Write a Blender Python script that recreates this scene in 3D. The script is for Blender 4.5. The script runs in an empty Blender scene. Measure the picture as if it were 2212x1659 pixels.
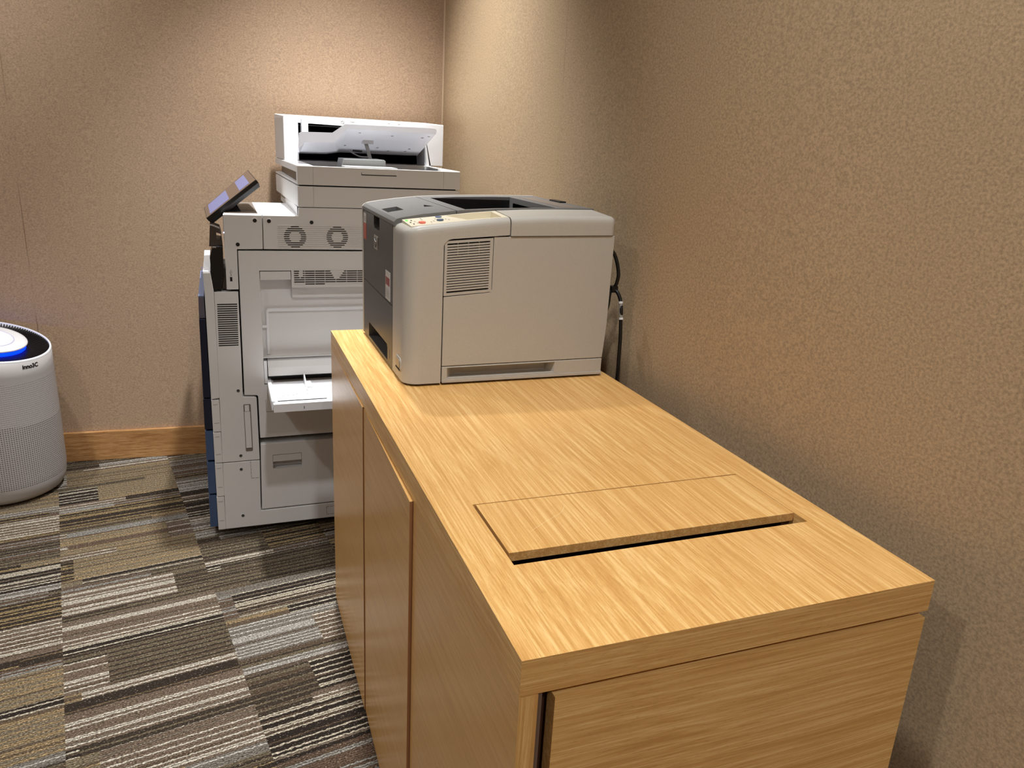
import bpy, bmesh, math, random
from mathutils import Vector, Matrix
random.seed(7)
C = bpy.context.scene.collection
scene = bpy.context.scene

# ------------------------------------------------------------------ camera
F_PX = 1653.75
CAM = Vector((-0.2214, -0.5111, 1.1194))
YAW, PIT, ROL = -0.37044, -0.30323, -0.05415
def rot_cam():
    return (Matrix.Rotation(YAW, 3, 'Z') @ Matrix.Rotation(PIT, 3, 'X') @ Matrix.Rotation(ROL, 3, 'Y'))
RC = rot_cam()
def ray(u, v):
    return RC @ Vector(((u - 1106) / F_PX, 1.0, (829.5 - v) / F_PX))
def at(u, v, axis, val):
    """point seen in direction (u,v) on the plane axis=val (metres)"""
    d = ray(u, v); t = (val - CAM[axis]) / d[axis]
    return CAM + d * t

cam_d = bpy.data.cameras.new('camera'); cam = bpy.data.objects.new('camera', cam_d); C.objects.link(cam)
cam_d.sensor_fit = 'HORIZONTAL'; cam_d.sensor_width = 36; cam_d.lens = F_PX / 2212 * 36
cam_d.clip_start = 0.02
M = Matrix((RC.col[0], RC.col[2], -RC.col[1])).transposed().to_4x4()
M.translation = CAM
cam.matrix_world = M
scene.camera = cam

# ------------------------------------------------------------------ materials
def lin(c):
    return tuple(((x / 255) / 12.92 if x / 255 <= 0.04045 else ((x / 255 + 0.055) / 1.055) ** 2.4) for x in c) + (1.0,)

class NT:
    def __init__(s, m):
        s.nt = m.node_tree; s.n = s.nt.nodes; s.l = s.nt.links
    def node(s, t, **k):
        x = s.n.new(t)
        for a, b in k.items(): setattr(x, a, b)
        return x
    def put(s, sock, v):
        if isinstance(v, bpy.types.NodeSocket): s.l.new(v, sock)
        else: sock.default_value = v
    def math(s, op, a, b=0.0, c=None):
        x = s.node('ShaderNodeMath', operation=op); s.put(x.inputs[0], a); s.put(x.inputs[1], b)
        if c is not None: s.put(x.inputs[2], c)
        return x.outputs[0]
    def comb(s, a, b, c):
        x = s.node('ShaderNodeCombineXYZ')
        for i, v in enumerate((a, b, c)): s.put(x.inputs[i], v)
        return x.outputs[0]
    def mix(s, f, a, b, blend='MIX'):
        x = s.node('ShaderNodeMix', data_type='RGBA', blend_type=blend)
        s.put(x.inputs[0], f); s.put(x.inputs[6], a); s.put(x.inputs[7], b)
        return x.outputs[2]
    def noise(s, vec, scale, detail=2.0, rough=0.5, dist=0.0):
        x = s.node('ShaderNodeTexNoise'); s.put(x.inputs['Vector'], vec); x.inputs['Scale'].default_value = scale
        x.inputs['Detail'].default_value = detail; x.inputs['Roughness'].default_value = rough; x.inputs['Distortion'].default_value = dist
        return x.outputs['Fac']
    def white(s, vec):
        x = s.node('ShaderNodeTexWhiteNoise', noise_dimensions='3D'); s.put(x.inputs['Vector'], vec); return x.outputs['Value']
    def ramp(s, f, stops, interp='LINEAR'):
        x = s.node('ShaderNodeValToRGB'); x.color_ramp.interpolation = interp
        e = x.color_ramp.elements
        while len(e) < len(stops): e.new(0.5)
        for i, (p, c) in enumerate(stops): e[i].position = p; e[i].color = c
        s.put(x.inputs[0], f); return x.outputs[0]
    def maprange(s, v, a, b, c, d):
        x = s.node('ShaderNodeMapRange'); s.put(x.inputs[0], v)
        for i, q in enumerate((a, b, c, d)): x.inputs[i + 1].default_value = q
        return x.outputs[0]
    def vmul(s, v, k):
        x = s.node('ShaderNodeVectorMath', operation='MULTIPLY'); s.put(x.inputs[0], v); x.inputs[1].default_value = k; return x.outputs[0]
    def sep(s, v):
        x = s.node('ShaderNodeSeparateXYZ'); s.put(x.inputs[0], v); return x.outputs
    def obj(s):
        return s.node('ShaderNodeTexCoord').outputs['Object']
    def bump(s, h, strength, dist):
        x = s.node('ShaderNodeBump'); s.put(x.inputs['Height'], h); x.inputs['Strength'].default_value = strength; x.inputs['Distance'].default_value = dist
        return x.outputs[0]

def new_mat(name, color=(200, 200, 200), rough=0.5, metal=0.0, spec=0.5, grain=0.0, emit=None, estr=0.0):
    m = bpy.data.materials.new(name); m.use_nodes = True
    t = NT(m); b = t.n['Principled BSDF']
    b.inputs['Base Color'].default_value = lin(color); b.inputs['Roughness'].default_value = rough
    b.inputs['Metallic'].default_value = metal; b.inputs['Specular IOR Level'].default_value = spec
    if emit:
        b.inputs['Emission Color'].default_value = lin(emit); b.inputs['Emission Strength'].default_value = estr
    if grain:
        o = t.obj(); h = t.noise(o, 1500, 1.0)
        t.l.new(t.bump(h, grain, 0.0004), b.inputs['Normal'])
        n2 = t.noise(o, 900, 2.0)
        col = t.mix(t.maprange(n2, 0.3, 0.7, 0.0, 0.10), lin(color), (0, 0, 0, 1))
        t.l.new(col, b.inputs['Base Color'])
    return m

def wood_mat(name, axis, light=(240, 198, 132), mid=(224, 174, 106), dark=(208, 156, 90), rough=0.34):
    m = bpy.data.materials.new(name); m.use_nodes = True
    t = NT(m); b = t.n['Principled BSDF']
    sc = {'X': (0.022, 1, 1), 'Y': (1, 0.022, 1), 'Z': (1, 1, 0.022)}[axis]
    o = t.obj()
    wob = t.noise(o, 3.0, 1.0)
    v = t.vmul(o, sc)
    vv = t.node('ShaderNodeVectorMath', operation='ADD'); t.put(vv.inputs[0], v)
    t.put(vv.inputs[1], t.comb(t.math('MULTIPLY', wob, 0.01), t.math('MULTIPLY', wob, 0.01), t.math('MULTIPLY', wob, 0.01)))
    v = vv.outputs[0]
    f1 = t.noise(v, 130, 3.0, 0.55)
    f2 = t.noise(v, 480, 3.0, 0.6)
    f3 = t.noise(t.vmul(o, tuple(q * (6 if q < 1 else 1) for q in sc)), 900, 1.0)
    s = t.math('ADD', t.math('MULTIPLY', f1, 0.42), t.math('MULTIPLY', f2, 0.58))
    col = t.ramp(s, [(0.39, lin(dark)), (0.50, lin(mid)), (0.61, lin(light))])
    pores = t.maprange(f3, 0.60, 0.72, 0.0, 0.22)
    col = t.mix(pores, col, lin((150, 100, 50)))
    t.l.new(col, b.inputs['Base Color'])
    b.inputs['Roughness'].default_value = rough
    b.inputs['Specular IOR Level'].default_value = 0.45
    t.l.new(t.bump(f2, 0.12, 0.0008), b.inputs['Normal'])
    return m

def wall_mat(name, seam_axis=None, seam=None, color=(186, 156, 126), sw=0.0012, sx=(1, 1, 1)):
    m = bpy.data.materials.new(name); m.use_nodes = True
    t = NT(m); b = t.n['Principled BSDF']
    o = t.obj()
    v = t.vmul(o, sx)
    n1 = t.noise(v, 300, 1.5, 0.55)
    n2 = t.noise(v, 760, 1.5, 0.6)
    n3 = t.noise(o, 2.2, 2.0)
    s = t.math('ADD', t.math('MULTIPLY', n1, 0.6), t.math('MULTIPLY', n2, 0.4))
    d = tuple(int(c * 0.88) for c in color); l = tuple(min(255, int(c * 1.09)) for c in color)
    col = t.ramp(s, [(0.36, lin(d)), (0.5, lin(color)), (0.64, lin(l))])
    col = t.mix(t.maprange(n3, 0.3, 0.7, 0.0, 0.08), col, lin((120, 96, 76)))
    if seam is not None:
        xyz = t.sep(o); a = xyz[seam_axis]
        dd = t.math('ABSOLUTE', t.math('SUBTRACT', a, seam))
        line = t.math('LESS_THAN', dd, sw)
        brk = t.maprange(t.noise(o, 5.0, 2.0), 0.42, 0.62, 0.05, 0.55)
        col = t.mix(t.math('MULTIPLY', line, brk), col, lin((96, 72, 52)))
        # soiled patches beside the seam
        near = t.maprange(dd, 0.0, 0.035, 1.0, 0.0)
        sp = t.maprange(t.noise(o, 95, 3.0, 0.7), 0.56, 0.72, 0.0, 1.0)
        big = t.maprange(t.noise(o, 11, 2.0), 0.46, 0.62, 0.0, 1.0)
        stain = t.math('MULTIPLY', t.math('MULTIPLY', near, sp), t.math('MULTIPLY', big, 0.55))
        col = t.mix(stain, col, lin((96, 72, 52)))
    t.l.new(col, b.inputs['Base Color'])
    b.inputs['Roughness'].default_value = 0.85; b.inputs['Specular IOR Level'].default_value = 0.25
    t.l.new(t.bump(s, 0.15, 0.0008), b.inputs['Normal'])
    return m

def carpet_mat():
    m = bpy.data.materials.new('striped_carpet'); m.use_nodes = True
    t = NT(m); b = t.n['Principled BSDF']
    xyz = t.sep(t.obj()); th = math.radians(9.5)
    u = t.math('ADD', t.math('MULTIPLY', xyz[0], math.cos(th)), t.math('MULTIPLY', xyz[1], math.sin(th)))
    v = t.math('ADD', t.math('MULTIPLY', xyz[0], -math.sin(th)), t.math('MULTIPLY', xyz[1], math.cos(th)))
    wob = t.noise(t.comb(t.math('MULTIPLY', u, 120), t.math('MULTIPLY', v, 110), 0.0), 1.0, 1.0)
    v = t.math('ADD', v, t.math('MULTIPLY', t.math('SUBTRACT', wob, 0.5), 0.0062))
    ucol = t.math('FLOOR', t.math('DIVIDE', t.math('ADD', u, 0.0655), 0.335))       # tile columns
    vs = t.math('ADD', v, t.math('MULTIPLY', t.white(t.comb(ucol, 3.1, 0.0)), 0.06))
    row = t.math('FLOOR', t.math('ADD', t.math('MULTIPLY', vs, 17.0), t.math('MULTIPLY', t.math('SINE', t.math('MULTIPLY', vs, 41.0)), 0.55)))
    # inside a tile the bands are broken once more at a random place
    brk = t.math('MULTIPLY', t.white(t.comb(row, 8.7, ucol)), 1.6)
    fr = t.math('FRACT', t.math('DIVIDE', t.math('ADD', u, 0.0655), 0.335))
    sub = t.math('GREATER_THAN', fr, brk)
    cell = t.comb(row, t.math('ADD', ucol, t.math('MULTIPLY', sub, 0.37)), 1.7)
    kind = t.white(cell)
    ks = (0.0, 0.16, 0.30, 0.46, 0.60, 0.74, 0.86)
    bases = ((48, 40, 35), (130, 111, 94), (142, 127, 104), (136, 128, 118), (112, 91, 75), (58, 49, 41), (120, 107, 86))
    accs = ((206, 194, 172), (218, 208, 190), (170, 144, 106), (200, 194, 184), (158, 154, 146), (164, 140, 100), (62, 52, 44))
    base = t.ramp(kind, [(k, lin(c)) for k, c in zip(ks, bases)], 'CONSTANT')
    acc = t.ramp(kind, [(k, lin(c)) for k, c in zip(ks, accs)], 'CONSTANT')
    PITCH = 0.0056
    line = t.math('FLOOR', t.math('DIVIDE', v, PITCH))
    uc = t.math('ADD', ucol, t.math('MULTIPLY', sub, 0.37))
    h = t.white(t.comb(line, uc, 5.2))
    odd = t.ramp(h, [(0.0, lin((44, 37, 32))), (0.35, lin((176, 160, 136))), (0.60, lin((150, 144, 134))), (0.80, lin((100, 82, 66)))], 'CONSTANT')
    h2 = t.white(t.comb(line, uc, 9.9))
    fl = t.math('FRACT', t.math('DIVIDE', v, PITCH))
    prof = t.math('SINE', t.math('MULTIPLY', fl, math.pi))
    alt = t.math('MODULO', t.math('ABSOLUTE', line), 3.0)
    isacc = t.math('MAXIMUM', t.math('LESS_THAN', alt, 0.5), t.math('GREATER_THAN', h2, 0.80))
    isacc = t.math('MULTIPLY', isacc, t.math('GREATER_THAN', h2, 0.12))
    col = t.mix(t.math('MULTIPLY', isacc, t.math('GREATER_THAN', prof, 0.30)), base, acc)
    col = t.mix(t.math('MULTIPLY', t.math('GREATER_THAN', h, 0.86), 0.8), col, odd)
    # loop pile
    yarn = t.noise(t.comb(t.math('MULTIPLY', u, 240), t.math('MULTIPLY', v, 420), 0.0), 1.0, 3.0, 0.65)
    col = t.mix(t.maprange(yarn, 0.38, 0.60, 0.85, 0.0), col, lin((34, 28, 24)))
    col = t.mix(t.math('MULTIPLY', t.math('LESS_THAN', prof, 0.36), 0.45), col, lin((34, 28, 24)))
    fleck = t.math('MULTIPLY', t.math('GREATER_THAN', yarn, 0.645), 0.6)
    col = t.mix(fleck, col, lin((210, 198, 180)))
    t.l.new(col, b.inputs['Base Color'])
    b.inputs['Roughness'].default_value = 0.95; b.inputs['Specular IOR Level'].default_value = 0.1
    hh = t.math('ADD', prof, yarn)
    t.l.new(t.bump(hh, 0.7, 0.003), b.inputs['Normal'])
    return m

def mesh_body_mat(cx, cy):
    """white plastic with rows of round perforations, fine above and open below"""
    m = bpy.data.materials.new('perforated_white_plastic'); m.use_nodes = True
    t = NT(m); b = t.n['Principled BSDF']
    xyz = t.sep(t.obj())
    ang = t.math('ARCTAN2', xyz[1], xyz[0])
    pitch = 0.0062
    a = t.math('MULTIPLY', ang, 0.17 / pitch); z = t.math('DIVIDE', xyz[2], pitch)
    odd = t.math('MULTIPLY', t.math('MODULO', t.math('FLOOR', z), 2.0), 0.0)
    fa = t.math('SUBTRACT', t.math('FRACT', t.math('ADD', a, odd)), 0.5); fz = t.math('SUBTRACT', t.math('FRACT', z), 0.5)
    r = t.math('SQRT', t.math('ADD', t.math('MULTIPLY', fa, fa), t.math('MULTIPLY', fz, fz)))
    hole = t.maprange(r, 0.24, 0.34, 1.0, 0.0)
    slope = t.math('ADD', xyz[2], t.math('ADD', t.math('MULTIPLY', xyz[0], 0.14), t.math('MULTIPLY', xyz[1], -0.08)))
    low = t.math('MULTIPLY', t.math('LESS_THAN', slope, 0.275), t.math('GREATER_THAN', xyz[2], 0.055))
    upp = t.math('MULTIPLY', t.math('LESS_THAN', slope, 0.405), t.math('GREATER_THAN', xyz[2], 0.055))
    amt = t.math('ADD', t.math('MULTIPLY', low, 0.62), t.math('MULTIPLY', upp, 0.13))
    col = t.mix(t.math('MULTIPLY', hole, amt), lin((186, 181, 179)), lin((46, 40, 38)))
    t.l.new(col, b.inputs['Base Color']); b.inputs['Roughness'].default_value = 0.45
    hgt = t.math('MULTIPLY', t.math('MULTIPLY', hole, -1.0), upp)
    t.l.new(t.bump(hgt, 0.5, 0.001), b.inputs['Normal'])
    return m

MT = {
 'wood_y': wood_mat('oak_veneer_lengthwise', 'Y'), 'wood_x': wood_mat('oak_veneer_crosswise', 'X'), 'wood_z': wood_mat('oak_veneer_upright', 'Z'),
 'wood_side': wood_mat('oak_veneer_side', 'Y', (226, 178, 112), (219, 169, 103), (209, 158, 94), rough=0.28),
 'base': wood_mat('baseboard_oak', 'X', (206, 160, 108), (190, 140, 88), (160, 112, 66), 0.45),
 'pale': new_mat('pale_scratch', (246, 220, 170), 0.6), 'edge': new_mat('reddish_door_edge', (150, 100, 62), 0.5), 'inner': new_mat('dark_stained_interior', (74, 42, 24), 0.6), 'innerlt': new_mat('unfinished_board', (112, 90, 76), 0.7),
 'grey': new_mat('warm_white_plastic', (220, 218, 216), 0.5, grain=0.15),
 'white': new_mat('white_plastic', (232, 232, 235), 0.4), 'recess': new_mat('light_grey_plastic', (226, 226, 228), 0.45),
 'black': new_mat('black_plastic', (16, 16, 18), 0.35), 'pit': new_mat('matt_black', (3, 3, 4), 1.0, spec=0.0), 'dark': new_mat('dark_gap', (10, 9, 9), 0.7),
 'dgrey': new_mat('dark_grey_plastic', (70, 67, 66), 0.42, grain=0.12), 'dtop': new_mat('charcoal_textured_plastic', (104, 103, 102), 0.5, grain=0.2),
 'mgrey': new_mat('mid_grey_plastic', (116, 106, 98), 0.45), 'arm': new_mat('grey_arm_plastic', (176, 178, 178), 0.4),
 'navy': new_mat('navy_plastic', (14, 22, 44), 0.35), 'blue': new_mat('slate_blue_plastic', (58, 78, 112), 0.4), 'dviolet': new_mat('grey_violet_plastic', (92, 86, 96), 0.4), 'lblue': new_mat('pale_and_lit_blue_plastic', (104, 118, 150), 0.4),
 'beige': new_mat('beige_plastic', (186, 181, 172), 0.42, grain=0.15), 'cream': new_mat('cream_plastic', (226, 216, 192), 0.4),
 'screen': new_mat('dark_screen_glass', (92, 76, 66), 0.25), 'lav': new_mat('lavender_screen_tile', (98, 102, 140), 0.3, emit=(120, 124, 172), estr=0.16),
 'chrome': new_mat('brushed_silver', (190, 188, 184), 0.3, 0.9), 'red': new_mat('red_button', (232, 118, 96), 0.4), 'green': new_mat('green_led', (120, 230, 110), 0.3, emit=(120, 235, 100), estr=0.6),
 'btnblue': new_mat('blue_grey_button', (80, 100, 120), 0.4), 'mark': new_mat('grey_marking', (150, 146, 140), 0.6), 'darkmark': new_mat('dark_marking', (60, 58, 56), 0.6),
 'sticker': new_mat('white_sticker', (205, 202, 200), 0.5), 'stkred': new_mat('red_sticker', (188, 92, 78), 0.5), 'stkpink': new_mat('dusty_red_print', (150, 70, 72), 0.5),
 'glow': new_mat('blue_light_ring', (10, 30, 200), 0.4, emit=(0, 40, 255), estr=3.0), 'cap': new_mat('glossy_white_cap', (238, 236, 238), 0.2),
 'panelmark': new_mat('pale_lavender_print', (205, 204, 226), 0.3), 'disp': new_mat('lit_display', (225, 224, 238), 0.25, emit=(176, 168, 255), estr=0.55), 'led': new_mat('violet_led', (200, 200, 255), 0.3, emit=(190, 190, 255), estr=3.0),
 'cord': new_mat('black_rubber', (14, 13, 13), 0.45), 'text': new_mat('black_print', (28, 20, 20), 0.5), 'ceil': new_mat('white_ceiling_paint', (225, 218, 208), 0.9),
 'caulk': new_mat('caulk', (205, 178, 146), 0.7), 'carpet': carpet_mat(), 'frosted': new_mat('silver_button', (150, 144, 134), 0.35, 0.3),
 'bronze': new_mat('dark_bronze_plastic', (66, 56, 50), 0.4),
}
def translucent(name, c, amt):
    m = new_mat(name, c, 0.4); t = NT(m); b = t.n['Principled BSDF']
    tr_ = t.node('ShaderNodeBsdfTranslucent'); tr_.inputs[0].default_value = lin(c)
    mx = t.node('ShaderNodeMixShader'); mx.inputs[0].default_value = amt
    t.l.new(b.outputs[0], mx.inputs[1]); t.l.new(tr_.outputs[0], mx.inputs[2])
    t.l.new(mx.outputs[0], t.n['Material Output'].inputs['Surface']); return m
MT['tray'] = translucent('translucent_white_plastic', (240, 240, 244), 0.30)
MT['wall_back'] = wall_mat('fabric_wallpaper_back', 0, -0.795, (188, 160, 133), sw=0.0014, sx=(0.75, 0.75, 1.0))
MT['wall_right'] = wall_mat('fabric_wallpaper_right', 1, 1.213, (180, 155, 123), sw=0.0008, sx=(0.8, 0.8, 1.0))
MT['wall'] = wall_mat('fabric_wallpaper')

# ------------------------------------------------------------------ object helpers
BASE = {}
def thing(name, loc, label, cat, group=None):
    o = bpy.data.objects.new(name, None); C.objects.link(o); o.location = loc; o.empty_display_size = 0.1
    o['label'] = label; o['category'] = cat
    if group: o['group'] = group
    BASE[o] = Vector(loc); return o
def obj(name, bm, m, parent=None, label=None, smooth=False):
    me = bpy.data.meshes.new(name)
    base = BASE.get(parent, Vector((0, 0, 0)))
    bmesh.ops.translate(bm, verts=bm.verts, vec=-base)
    bmesh.ops.recalc_face_normals(bm, faces=bm.faces)
    bm.to_mesh(me); bm.free()
    for q in (m if isinstance(m, (list, tuple)) else [m]): me.materials.append(MT[q] if isinstance(q, str) else q)
    o = bpy.data.objects.new(name, me); C.objects.link(o)
    if parent is not None: o.parent = parent; BASE[o] = base
    else: BASE[o] = Vector((0, 0, 0))
    if label: o['label'] = label
    if smooth:
        for p in me.polygons: p.use_smooth = True
    return o
def bev(bm, off, seg=2, edges=None):
    if off <= 0: return
    es = edges if edges is not None else [e for e in bm.edges if len(e.link_faces) == 2 and e.calc_face_angle(0) > 0.5]
    bmesh.ops.bevel(bm, geom=es, offset=off, segments=seg, profile=0.5, affect='EDGES', clamp_overlap=True)
def add_box(bm, x0, x1, y0, y1, z0, z1):
    v = [bm.verts.new(p) for p in ((x0, y0, z0), (x1, y0, z0), (x1, y1, z0), (x0, y1, z0), (x0, y0, z1), (x1, y0, z1), (x1, y1, z1), (x0, y1, z1))]
    for f in ((3, 2, 1, 0), (4, 5, 6, 7), (0, 1, 5, 4), (1, 2, 6, 5), (2, 3, 7, 6), (3, 0, 4, 7)): bm.faces.new([v[i] for i in f])
def box(x0, x1, y0, y1, z0, z1, b=0.0, seg=2):
    bm = bmesh.new(); add_box(bm, x0, x1, y0, y1, z0, z1); bev(bm, b, seg); return bm
def add_hexa(bm, lo, hi):
    """lo, hi: four points each, same order"""
    v = [bm.verts.new(p) for p in list(lo) + list(hi)]
    n = len(lo)
    bm.faces.new(v[:n][::-1]); bm.faces.new(v[n:])
    for i in range(n): j = (i + 1) % n; bm.faces.new([v[i], v[j], v[n + j], v[n + i]])
def prism(pts, axis, a, b, bevel=0.0, seg=2):
    """extrude a 2-D outline along axis; 'Y': pts are (x,z); 'X': (y,z); 'Z': (x,y)"""
    bm = bmesh.new()
    mk = {'Y': lambda p, t: (p[0], t, p[1]), 'X': lambda p, t: (t, p[0], p[1]), 'Z': lambda p, t: (p[0], p[1], t)}[axis]
    add_hexa(bm, [mk(p, a) for p in pts], [mk(p, b) for p in pts])
    bmesh.ops.recalc_face_normals(bm, faces=bm.faces)
    bev(bm, bevel, seg); return bm
def rrect(x0, x1, z0, z1, r, n=5, corners=(1, 1, 1, 1)):
    out = []
    for k, (cx, cz, a0) in enumerate(((x1 - r, z1 - r, 0), (x0 + r, z1 - r, 90), (x0 + r, z0 + r, 180), (x1 - r, z0 + r, 270))):
        if corners[k]:
            for i in range(n + 1):
                a = math.radians(a0 + 90 * i / n); out.append((cx + r * math.cos(a), cz + r * math.sin(a)))
        else: out.append(((x1, z1), (x0, z1), (x0, z0), (x1, z0))[k])
    return out
def disc(bm, c, r, axis, h, n=20):
    pts = [(r * math.cos(2 * math.pi * i / n), r * math.sin(2 * math.pi * i / n)) for i in range(n)]
    mk = {'Y': lambda p, t: (c[0] + p[0], c[1] + t, c[2] + p[1]), 'X': lambda p, t: (c[0] + t, c[1] + p[0], c[2] + p[1]), 'Z': lambda p, t: (c[0] + p[0], c[1] + p[1], c[2] + t)}[axis]
    add_hexa(bm, [mk(p, 0) for p in pts], [mk(p, h) for p in pts])
def tube(pts, r, n=12, smooth_n=6):
    P = [Vector(p) for p in pts]
    # Catmull-Rom
    Q = []
    E = [P[0] * 2 - P[1]] + P + [P[-1] * 2 - P[-2]]
    for i in range(1, len(E) - 2):
        for k in range(smooth_n):
            t = k / smooth_n; a, b, c, d = E[i - 1], E[i], E[i + 1], E[i + 2]
            Q.append(0.5 * ((2 * b) + (c - a) * t + (2 * a - 5 * b + 4 * c - d) * t * t + (3 * b - a - 3 * c + d) * t ** 3))
    Q.append(P[-1])
    bm = bmesh.new(); rings = []
    ref = Vector((0.3, 1, 0.1))
    for i, q in enumerate(Q):
        d = (Q[min(i + 1, len(Q) - 1)] - Q[max(i - 1, 0)]).normalized()
        s = d.cross(ref).normalized(); w = s.cross(d)
        rings.append([bm.verts.new(q + (s * math.cos(2 * math.pi * k / n) + w * math.sin(2 * math.pi * k / n)) * r) for k in range(n)])
    for a, b in zip(rings, rings[1:]):
        for k in range(n): bm.faces.new([a[k], a[(k + 1) % n], b[(k + 1) % n], b[k]])
    bm.faces.new(rings[0][::-1]); bm.faces.new(rings[-1]); return bm
def cut(o, cutters):
    """subtract closed bmeshes (world coords) from object o"""
    base = BASE[o]
    for bm in cutters:
        bmesh.ops.translate(bm, verts=bm.verts, vec=-base); bmesh.ops.recalc_face_normals(bm, faces=bm.faces)
        me = bpy.data.meshes.new('cutter'); bm.to_mesh(me); bm.free()
        for q in o.data.materials: me.materials.append(q)
        c = bpy.data.objects.new('cutter', me); C.objects.link(c)
        c.matrix_world = Matrix.Translation(base) if o.parent else Matrix.Identity(4)
        md = o.modifiers.new('b', 'BOOLEAN'); md.operation = 'DIFFERENCE'; md.solver = 'EXACT'; md.object = c
        bpy.context.view_layer.update()
        dg = bpy.context.evaluated_depsgraph_get()
        nm = bpy.data.meshes.new_from_object(o.evaluated_get(dg), depsgraph=dg)
        o.modifiers.clear(); old = o.data; o.data = nm; nm.name = old.name
        bpy.data.objects.remove(c); bpy.data.meshes.remove(me); bpy.data.meshes.remove(old)
def text_bm(s, size, place, depth=0.0004, shear=0.0, bold=0.0):
    cu = bpy.data.curves.new('lettering', 'FONT'); cu.body = s; cu.size = size; cu.extrude = depth; cu.shear = shear; cu.align_x = 'CENTER'; cu.align_y = 'CENTER'; cu.offset = bold
    o = bpy.data.objects.new('lettering', cu); C.objects.link(o); bpy.context.view_layer.update()
    dg = bpy.context.evaluated_depsgraph_get(); me = bpy.data.meshes.new_from_object(o.evaluated_get(dg), depsgraph=dg)
    bm = bmesh.new(); bm.from_mesh(me)
    for v in bm.verts: v.co = Vector(place(v.co))
    bpy.data.objects.remove(o); bpy.data.curves.remove(cu); bpy.data.meshes.remove(me); return bm
def struct(name, bm, m, label=None):
    o = obj(name, bm, m); o['kind'] = 'structure'
    if label: o['label'] = label
    return o

# ------------------------------------------------------------------ room shell
CEIL = 2.5
bw = lambda x: 2.263 - 0.054 * (x + 0.319)            # back wall line
rw = lambda y: 0.526 + (2.217 - y) * 0.0075            # right wall line
XL, YF = -3.0, -2.6
CRN = (0.526, bw(0.526))
struct('floor', box(XL, 0.75, YF, 2.6, -0.05, 0.0), 'carpet', 'carpet tiles with narrow brown, black, cream and gold stripes')
struct('ceiling', box(XL, 0.75, YF, 2.6, CEIL, CEIL + 0.05), 'ceil')
struct('wall_back', prism([(XL, bw(XL)), CRN, (CRN[0] + 0.1, CRN[1]), (CRN[0] + 0.1, 2.6), (XL, 2.6)], 'Z', 0, CEIL), 'wall_back', 'tan fabric wallpaper wall behind the copier')
struct('wall_right', prism([(rw(YF), YF), (0.75, YF), (0.75, CRN[1]), CRN], 'Z', 0, CEIL), 'wall_right', 'tan fabric wallpaper wall beside the wooden cabinet')
struct('wall_left', box(XL - 0.1, XL, YF, 2.6, 0, CEIL), 'wall')
struct('wall_front', box(XL, 0.75, YF - 0.1, YF, 0, CEIL), 'wall')
t = 0.012
struct('baseboard_back', prism([(XL, bw(XL) - t), (CRN[0], CRN[1] - t), CRN, (XL, bw(XL))], 'Z', 0, 0.105, 0.002), 'base', 'pale wooden baseboard under the back wall')
struct('baseboard_right', prism([(rw(YF) - t, YF), (rw(YF), YF), (CRN[0], CRN[1] - t), (CRN[0] - t, CRN[1] - t)], 'Z', 0, 0.105, 0.002), 'base')
bm = bmesh.new(); add_hexa(bm, [(CRN[0] - 0.004, CRN[1], 0.105), (CRN[0], CRN[1] - 0.004, 0.105), (CRN[0], CRN[1], 0.105)], [(CRN[0] - 0.004, CRN[1], CEIL), (CRN[0], CRN[1] - 0.004, CEIL), (CRN[0], CRN[1], CEIL)])
struct('trim_1', bm, 'caulk', 'thin caulk line in the wall corner')

# ------------------------------------------------------------------ wooden cabinet
W, L, H, TH = 0.476, 1.208, 0.6965, 0.0372
cab = thing('wooden_cabinet', (W / 2, L / 2, 0), 'long honey-coloured oak cabinet carrying the laser printer, along the right wall', 'cabinet')
ZB = H - TH
top = obj('tabletop', box(0, W, 0, L, ZB, H, 0.0012), 'wood_y', cab, 'flat oak veneer top with a rectangular cable opening')
LX0, LX1, LY0, LY1 = 0.0484, 0.4335, 0.1495, 0.295
cut(top, [box(LX0, LX1, LY0, LY1, ZB - 0.01, H + 0.01)])
core = obj('carcass', box(0.020, W - 0.002, 0.0225, L - 0.002, 0.0, ZB), 'inner', cab, 'dark brown inside of the cabinet')
cut(core, [box(LX0 - 0.01, LX1 + 0.006, LY0 - 0.02, LY1 + 0.01, 0.40, ZB + 0.01)])
for (a, b, ajar) in ((0.0, 0.3985, 0), (0.4015, 0.7815, 0.0045), (0.7845, L, 0.0018)):
    z1 = ZB - 0.0035 if ajar > 0.004 else ZB - 0.0010
    bm = box(0.0, 0.018, a, b, 0.004, z1, 0.0008)
    if ajar:
        ang = math.atan2(ajar, b - a)
        bmesh.ops.rotate(bm, verts=bm.verts, cent=(0.018, b, 0), matrix=Matrix.Rotation(-ang, 3, 'Z'))
    obj('door', bm, 'wood_side', cab, 'oak door standing slightly ajar' if ajar > 0.004 else None)
obj('end_panel', box(0.0345, W - 0.002, -0.0004, 0.017, 0.006, ZB - 0.0082, 0.0013), 'wood_x', cab, 'oak panel at the near end, with a dark gap at its left')
obj('inner_edge', box(0.0182, 0.0235, 0.004, 0.022, 0.004, ZB - 0.0003), 'innerlt', cab, 'bare strip of board inside the gap')
bm = box(LX0 + 0.0035, LX1 - 0.0015, 0.1725, LY1 - 0.0032, H - 0.0100, H + 0.0004, 0.0012)
bmesh.ops.rotate(bm, verts=bm.verts, cent=(LX1, LY1, H), matrix=Matrix.Rotation(math.radians(-0.12), 3, 'Z'))
obj('cable_flap', bm, 'wood_y', cab, 'loose oak flap lying in the cable opening')
for a, b in ((LX0 + 0.0002, LX0 + 0.012), (LX1 - 0.012, LX1 - 0.0002)): obj('flap_support', box(a, b, LY0 + 0.03, LY1 - 0.01, H - 0.0345, H - 0.0104), 'inner', cab)

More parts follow.
